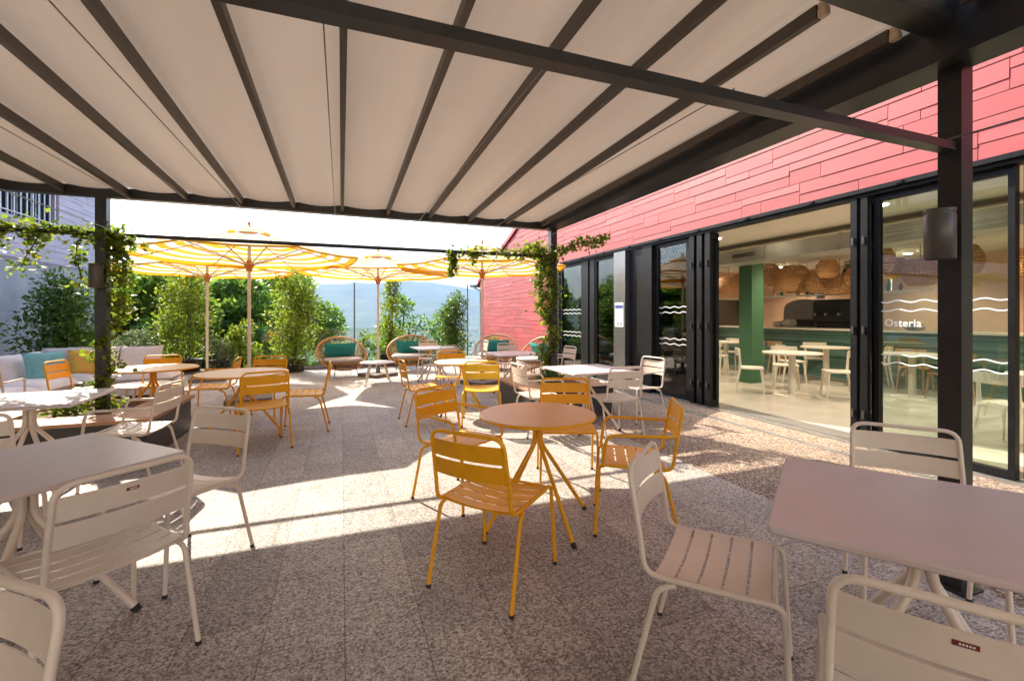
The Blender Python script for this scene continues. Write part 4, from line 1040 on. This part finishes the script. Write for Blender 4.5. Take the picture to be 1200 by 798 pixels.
CTT.put((7.2, 2.4, Z0), 0, 'cream round table inside, behind the lettered glass', gt)
for x, y, f, lb in ((6.95, 6.15, -48, 'cream chair left of the nearest inside table, close to the green column'), (7.85, 5.20, 138, 'cream chair right of the nearest inside table, seen through the open door'),
                    (7.95, 6.25, 225, 'cream chair behind the nearest inside table'), (6.35, 7.0, 60, 'cream chair just inside, left of the green column, cut by the door frame'),
                    (8.75, 6.75, -30, 'cream chair left of the second inside table'), (9.75, 6.95, 220, 'cream chair behind the second inside table'), (9.75, 5.75, 130, 'cream chair right of the second inside table'),
                    (8.3, 8.3, 20, 'cream chair left of the table beyond the green column'), (9.5, 9.0, 200, 'cream chair behind the table beyond the green column'),
                    (6.3, 8.9, 20, 'cream chair near the glass at the far left inside'), (7.5, 9.6, 210, 'cream chair behind the far left inside table'), (7.0, 8.5, 95, 'cream chair in front of the far left inside table'),
                    (6.6, 2.6, -10, 'cream chair behind the lettered glass, left of its table'), (7.8, 2.1, 160, 'cream chair behind the lettered glass, right of its table')):
    CC.put((x, y, Z0), R(f - 90), lb, gi)
M['tanwood'] = plain('tan_bentwood', (0.42, 0.27, 0.16), 0.5)
_ci = M['chairint']; M['chairint'] = M['tanwood']; TC = Proto(cafe_chair()); M['chairint'] = _ci
for x, y, f, lb in ((9.75, 5.1, 10, 'tan wooden chair at the counter, right of all the others'), (9.75, 7.75, -10, 'tan wooden chair at the counter, just right of the green column'), (9.8, 8.35, 5, 'tan wooden chair at the counter, hidden partly by the green column'),
                    (9.1, 4.3, 60, 'tan wooden chair by the small table close to the right door frame'), (9.6, 9.6, -20, 'tan wooden chair at the counter, left of the green column')):
    TC.put((x, y, Z0), R(f - 90), lb, 'tan wooden chairs along the bar counter')
CTT.put((9.0, 4.75, Z0), 0, 'cream round table inside, close to the right door frame and the counter', gt)
ct = thing('bar_counter', 'long restaurant bar counter faced with green mosaic tiles', 'counter')
b = MB(); b.box(10.25, 10.55, 2.0, 10.3, 0.021, 1.07); b.build('tiled_front', M['mosaic'], ct)
b = MB(); b.box(10.18, 10.75, 1.95, 10.35, 1.071, 1.11); b.build('countertop', M['chairint'], ct)
for i, (y, h) in enumerate(((8.4, 0.10), (8.15, 0.14), (5.5, 0.09))):
    o = cushion_mesh(0.30, 0.24, h * 1.5, i).build('cloth_bundle', M['greycushion']); o.location = (10.5, y, 1.11 + h * 0.72)
    tag(o, ('heaped grey cloth on the counter, left one', 'heaped grey cloth on the counter, middle one', 'small folded cloth on the counter near the dark machine')[i], 'cloth', 'cloths on the bar counter')
ov = thing('pizza_oven', 'large grey barrel-roofed oven behind the counter with black side', 'oven')
b = MB(); n = 16; P = []
for xx in (11.3, 12.5):
    for k in range(n + 1):
        a = math.pi * k / n; P.append((xx, 8.38 - 0.56 * math.cos(a), 1.45 + 0.38 * math.sin(a) ** 0.6))
    P += [(xx, 8.94, 0.021), (xx, 7.82, 0.021)]
m_ = n + 3; b.add(P, [tuple(range(m_)), tuple(range(2 * m_ - 1, m_ - 1, -1))] + [(k, (k + 1) % m_, m_ + (k + 1) % m_, m_ + k)[::-1] for k in range(m_)]); b.build('casing', M['hood'], ov)
b = MB(); b.box(11.26, 11.299, 8.1, 8.65, 1.14, 1.30); b.build('oven_mouth', M['blackmetal'], ov)
b = MB(); b.tube([(11.9, 8.35, 1.85), (11.9, 8.35, 2.75)], 0.10, 14); b.build('flue', M['hood'], ov)
cf = thing('coffee_machine', 'black coffee machine on the counter at the right of the oven', 'coffee machine', (10.95, 7.22, 0))
b = MB(); b.rbox(-0.28, 0.28, -0.50, 0.50, 1.22, 1.78, 0.10, b=0.05); b.rbox(-0.22, 0.22, -0.42, 0.42, 1.11, 1.22, 0.05); b.build('body', M['blackmetal'], cf)
b = MB(); b.rbox(-0.50, -0.27, -0.4, 0.4, 0.021, 1.10, 0.02); b.build('cabinet', M['woodbrown'], cf)
for y in (-0.25, 0.05, 0.3):
    b = MB(); b.tube([(-0.30, y, 1.45), (-0.42, y, 1.43)], 0.03, 8); b.build('brew_head', M['inox'], cf)
sh = thing('hanging_shelf', 'white hanging shelf with plants and bottles above the counter', 'shelf')
b = MB()
for y in (6.3, 8.2):
    b.box(10.9, 10.93, y, y + .03, 1.93, 2.75); b.box(11.2, 11.23, y, y + .03, 1.93, 2.75)
b.build('shelf_frame', M['bars'], sh)
for z in (1.90, 2.28):
    b = MB(); b.box(10.85, 11.28, 5.6, 9.6, z, z + 0.03); b.build('shelf_board', M['bars'], sh)
rg = random.Random(9)
for i in range(16):
    y = 5.8 + i * 0.23; z = 1.931 if i % 3 else 2.311
    b = MB(); hh = rg.uniform(0.14, 0.26); b.lathe([(0, 0), (0.04, 0), (0.042, hh * .6), (0.015, hh * .8), (0.015, hh), (0, hh)], n=12)
    o = b.build('bottle', M[rg.choice(['green', 'woodbrown', 'blackmetal', 'cream'])]); o.location = (11.05, y, z)
    tag(o, 'small bottle standing on the hanging shelf above the counter', 'bottle', 'bottles on the hanging shelf')
for i, (y, z) in enumerate(((6.9, 2.31), (7.9, 1.93))):
    b = MB(); rg = random.Random(i); leaves(b, blob_pts([((0, 0, 0.2), (0.2, 0.2, 0.16)), ((0.05, .12, 0.1), (0.15, 0.15, 0.14))], 350, rg, 0.3), 0.09, rg, 0.2); o = b.build('shelf_plant', M['leaf_dark']); o.location = (11.0, y, z)
    tag(o, ('leafy plant on the upper board of the hanging shelf', 'leafy plant on the lower board of the hanging shelf')[i], 'plant', 'plants on the hanging shelf')
def basket_lamp(rx, h, seed):
    t_ = thing('pendant_lamp', 'x', 'lamp')
    def pr(q): return rx * (0.45 + 0.55 * math.sin(math.pi * min(1, 0.12 + q * 0.8)) ** 0.8)
    b = MB()
    for k in range(26):
        a = 6.2832 * k / 26
        b.tube([(pr(j / 8) * math.cos(a + 0.3 * j / 8), pr(j / 8) * math.sin(a + 0.3 * j / 8), h * j / 8) for j in range(9)], 0.0075, 4, cap=False)
        b.tube([(pr(j / 8) * math.cos(a - 0.4 * j / 8), pr(j / 8) * math.sin(a - 0.4 * j / 8), h * j / 8) for j in range(9)], 0.0075, 4, cap=False)
    for j in range(9): b.tube([(pr(j / 8) * math.cos(6.2832 * k / 24), pr(j / 8) * math.sin(6.2832 * k / 24), h * j / 8) for k in range(24)], 0.010, 4, closed=True)
    b.build('woven_shade', M['rattan'], t_)
    b = MB(); b.tube([(0, 0, h * 0.9), (0, 0, h + 0.35)], 0.004, 5); b.build('cord', M['blackwire'], t_)
    return t_
BL = [Proto(basket_lamp(0.26, 0.46, 1)), Proto(basket_lamp(0.20, 0.36, 2)), Proto(basket_lamp(0.31, 0.40, 3))]
spots = [(6.35, 8.15, 1.98), (6.9, 8.1, 2.05), (9.1, 8.7, 1.95), (9.7, 8.9, 2.0), (8.9, 9.6, 2.1), (10.0, 7.6, 1.95), (9.8, 6.9, 1.92), (9.9, 6.2, 2.02), (9.6, 7.35, 2.12), (9.9, 5.1, 1.96), (10.1, 5.6, 2.15), (9.4, 7.9, 2.2), (9.7, 4.4, 2.1), (9.5, 6.5, 2.2), (10.0, 6.6, 1.88), (9.3, 7.3, 1.95), (9.6, 5.8, 1.9), (9.9, 8.2, 2.15), (9.2, 5.4, 2.2), (9.6, 3.6, 2.0)]
for i, (x, y, z) in enumerate(spots):
    if i < 2: BL[i % 3].put((x, y, z), i, ('woven basket lamp inside, leftmost in the open doorway', 'woven basket lamp inside, close left of the green column')[i], 'woven basket lamps inside the restaurant')
    else: BL[i % 3].put((x, y, z), i, 'woven basket lamp in the dense cluster right of the green column, before the shelf', 'woven basket lamps inside the restaurant')

# notice on the steel column
no = thing('notice', 'white paper notice with a blue header on the brushed steel column', 'notice')
b = MB(); b.box(XF - 0.166, XF - 0.1605, 7.47, 7.76, 1.18, 1.66); b.build('sheet', M['paper'], no)
b = MB(); b.box(XF - 0.1685, XF - 0.1665, 7.485, 7.745, 1.545, 1.61); b.build('header', M['blueprint'], no)
b = MB()
for k in range(7): b.box(XF - 0.1685, XF - 0.1665, 7.53 + 0.02 * (k % 3), 7.72, 1.49 - k * 0.03, 1.498 - k * 0.03)
for k in range(2): b.box(XF - 0.1685, XF - 0.1665, 7.52 + k * 0.10, 7.58 + k * 0.10, 1.21, 1.27)
b.build('print', M['greyprint'], no)

# ------------------------------------------------------------ terrace edge planting
GS = 'shrubs along the far edge of the terrace'
column_shrub(2.55, 0.85, 6500, 0.085, 31, M['leaf_shrub'], 'tall bushy shrub in a dark pot between the left post and the first parasol pole', (-3.55, 13.3, 0), 0.3, 0.30, GS, clumps=34)
column_shrub(2.45, 0.80, 6500, 0.085, 32, M['leaf_shrub'], 'tall sunlit shrub in a dark pot just left of the left rattan armchair', (-1.10, 12.55, 0), 0.3, 0.27, GS, clumps=34)
column_shrub(2.50, 0.42, 2600, 0.085, 33, M['leaf_shrub'], 'slender open shrub right of the middle parasol pole', (1.25, 13.2, 0), 0.3, 0.22, GS, clumps=22)
column_shrub(1.95, 0.58, 5200, 0.075, 34, M['leaf_dark'], 'dense rounded dark shrub against the hazy hills, left of the red wall', (3.05, 12.9, 0), 0.35, 0.26, GS, clumps=26)
column_shrub(1.15, 0.55, 2600, 0.08, 35, M['leaf_pale'], 'pale variegated bush right of the leafy left post', (-5.15, 12.6, 0), 0.1, None, GS, name='shrub', clumps=16)
column_shrub(1.05, 0.60, 2600, 0.08, 36, M['leaf_pale'], 'pale variegated bush at the foot of the tall left shrub', (-4.35, 12.9, 0), 0.1, None, GS, name='shrub', clumps=16)
column_shrub(1.2, 0.5, 2200, 0.085, 37, M['leaf_shrub'], 'yellow-green bush between the two left parasol poles', (-2.35, 13.2, 0), 0.1, None, GS, name='shrub', clumps=14)
column_shrub(0.8, 0.42, 1500, 0.075, 38, M['leaf_pale'], 'low bush with reddish stems in front of the left parasol poles', (-2.75, 12.75, 0), 0.05, 0.2, GS, name='shrub', clumps=10)
column_shrub(0.6, 0.38, 1200, 0.07, 39, M['leaf_shrub'], 'low bush behind the left rattan armchair', (0.0, 13.2, 0), 0.05, None, GS, name='shrub', clumps=10)
column_shrub(1.0, 0.36, 900, 0.07, 40, M['leaf_shrub'], 'airy little bush between the left rattan armchair and the middle pole', (0.62, 13.3, 0), 0.05, None, GS, name='shrub', clumps=10)
column_shrub(0.55, 0.40, 1200, 0.07, 41, M['leaf_shrub'], 'low bush behind the middle rattan armchair', (2.15, 13.3, 0), 0.05, None, GS, name='shrub', clumps=10)
column_shrub(0.75, 0.40, 1200, 0.07, 42, M['leaf_shrub'], 'low bush at the foot of the red wall', (4.3, 13.1, 0), 0.05, None, GS, name='shrub', clumps=10)
column_shrub(2.15, 0.74, 5000, 0.10, 43, M['leaf_dark'], 'spreading dark green bush behind the sofa against the concrete wall', (-5.15, 11.35, 0), 0.4, None, GS, name='shrub', clumps=30)
# balustrade of slim posts with glass at the terrace edge
bl = thing('glass_balustrade', 'frameless glass balustrade with tall slim posts at the terrace edge', 'balustrade')
for x, h in ((0.35, 2.35), (3.70, 2.35), (-5.6, 1.3)):
    b = MB(); b.tube([(x, 13.75, -0.3), (x, 13.75, h)], 0.020, 8); b.build('post', M['cable'], bl)
for x0, x1 in ((-2.0, 0.32), (0.38, 2.0), (2.05, 3.66)):
    b = MB(); b.box(x0, x1, 13.745, 13.755, 0.0, 1.05); b.build('pane', M['glass'], bl)

# trees beyond
TP = []
tz = lambda x, y: land_z(x, y)
tl = ['tall dense tree beyond the terrace, right behind the leafy left post', 'dark green tree beyond the terrace between the left shrub and the thin parasol pole', 'feathery tree beyond the terrace between the two left parasol poles',
      'broad green tree beyond the terrace behind the nearer parasol pole', 'tree beyond the terrace behind the tall shrub left of the rattan armchair', 'tree crown in the background left of the leafy post, mostly hidden by the wall']
tl += ['rounded tree beyond the terrace filling the gap left of the first tall shrub', 'low spreading tree beyond the terrace below the far left parasol', 'bright green tree beyond the terrace behind the small yellow-green bush']
pos = [(-9.2, 20.0, 10.2, 3.2), (-10.5, 25.5, 13.0, 4.2), (-7.6, 27, 12.2, 3.8), (-4.6, 23, 9.8, 3.0), (-3.0, 28, 12.0, 3.4), (-14, 22, 12.5, 4.0), (-7.2, 19.5, 9.6, 2.6), (-5.6, 19, 9.0, 2.2), (-3.4, 19.5, 8.6, 2.2)]
for i, (x, y, h, r_) in enumerate(pos):
    zz = tz(x, y); top = 1.4 + (0.075 if i != 3 else 0.06) * y * 1.0
    hh = max(4.0, top - zz)
    big_tree(hh, r_, 15000, 0.26, 60 + i, M['leaf_tree'], tl[i], (x, y, zz), z_lo=0.25)
big_tree(1.4 + 0.9 - tz(3.0, 24), 2.0, 4500, 0.22, 71, M['leaf_tree'], 'small round tree beyond the terrace left of the dense dark shrub', (2.85, 24, tz(2.85, 24)), z_lo=0.35)
big_tree(1.4 + 0.6 - tz(5.5, 23), 1.6, 3500, 0.22, 72, M['leaf_tree'], 'small tree beyond the terrace tucked beside the end of the red wall', (5.2, 23, tz(5.2, 23)), z_lo=0.35)
big_tree(1.4 - 0.3 - tz(-0.5, 30), 2.2, 3500, 0.26, 73, M['leaf_tree'], 'low tree beyond the terrace behind the left rattan armchair', (-0.6, 30, tz(-0.6, 30)), z_lo=0.35)
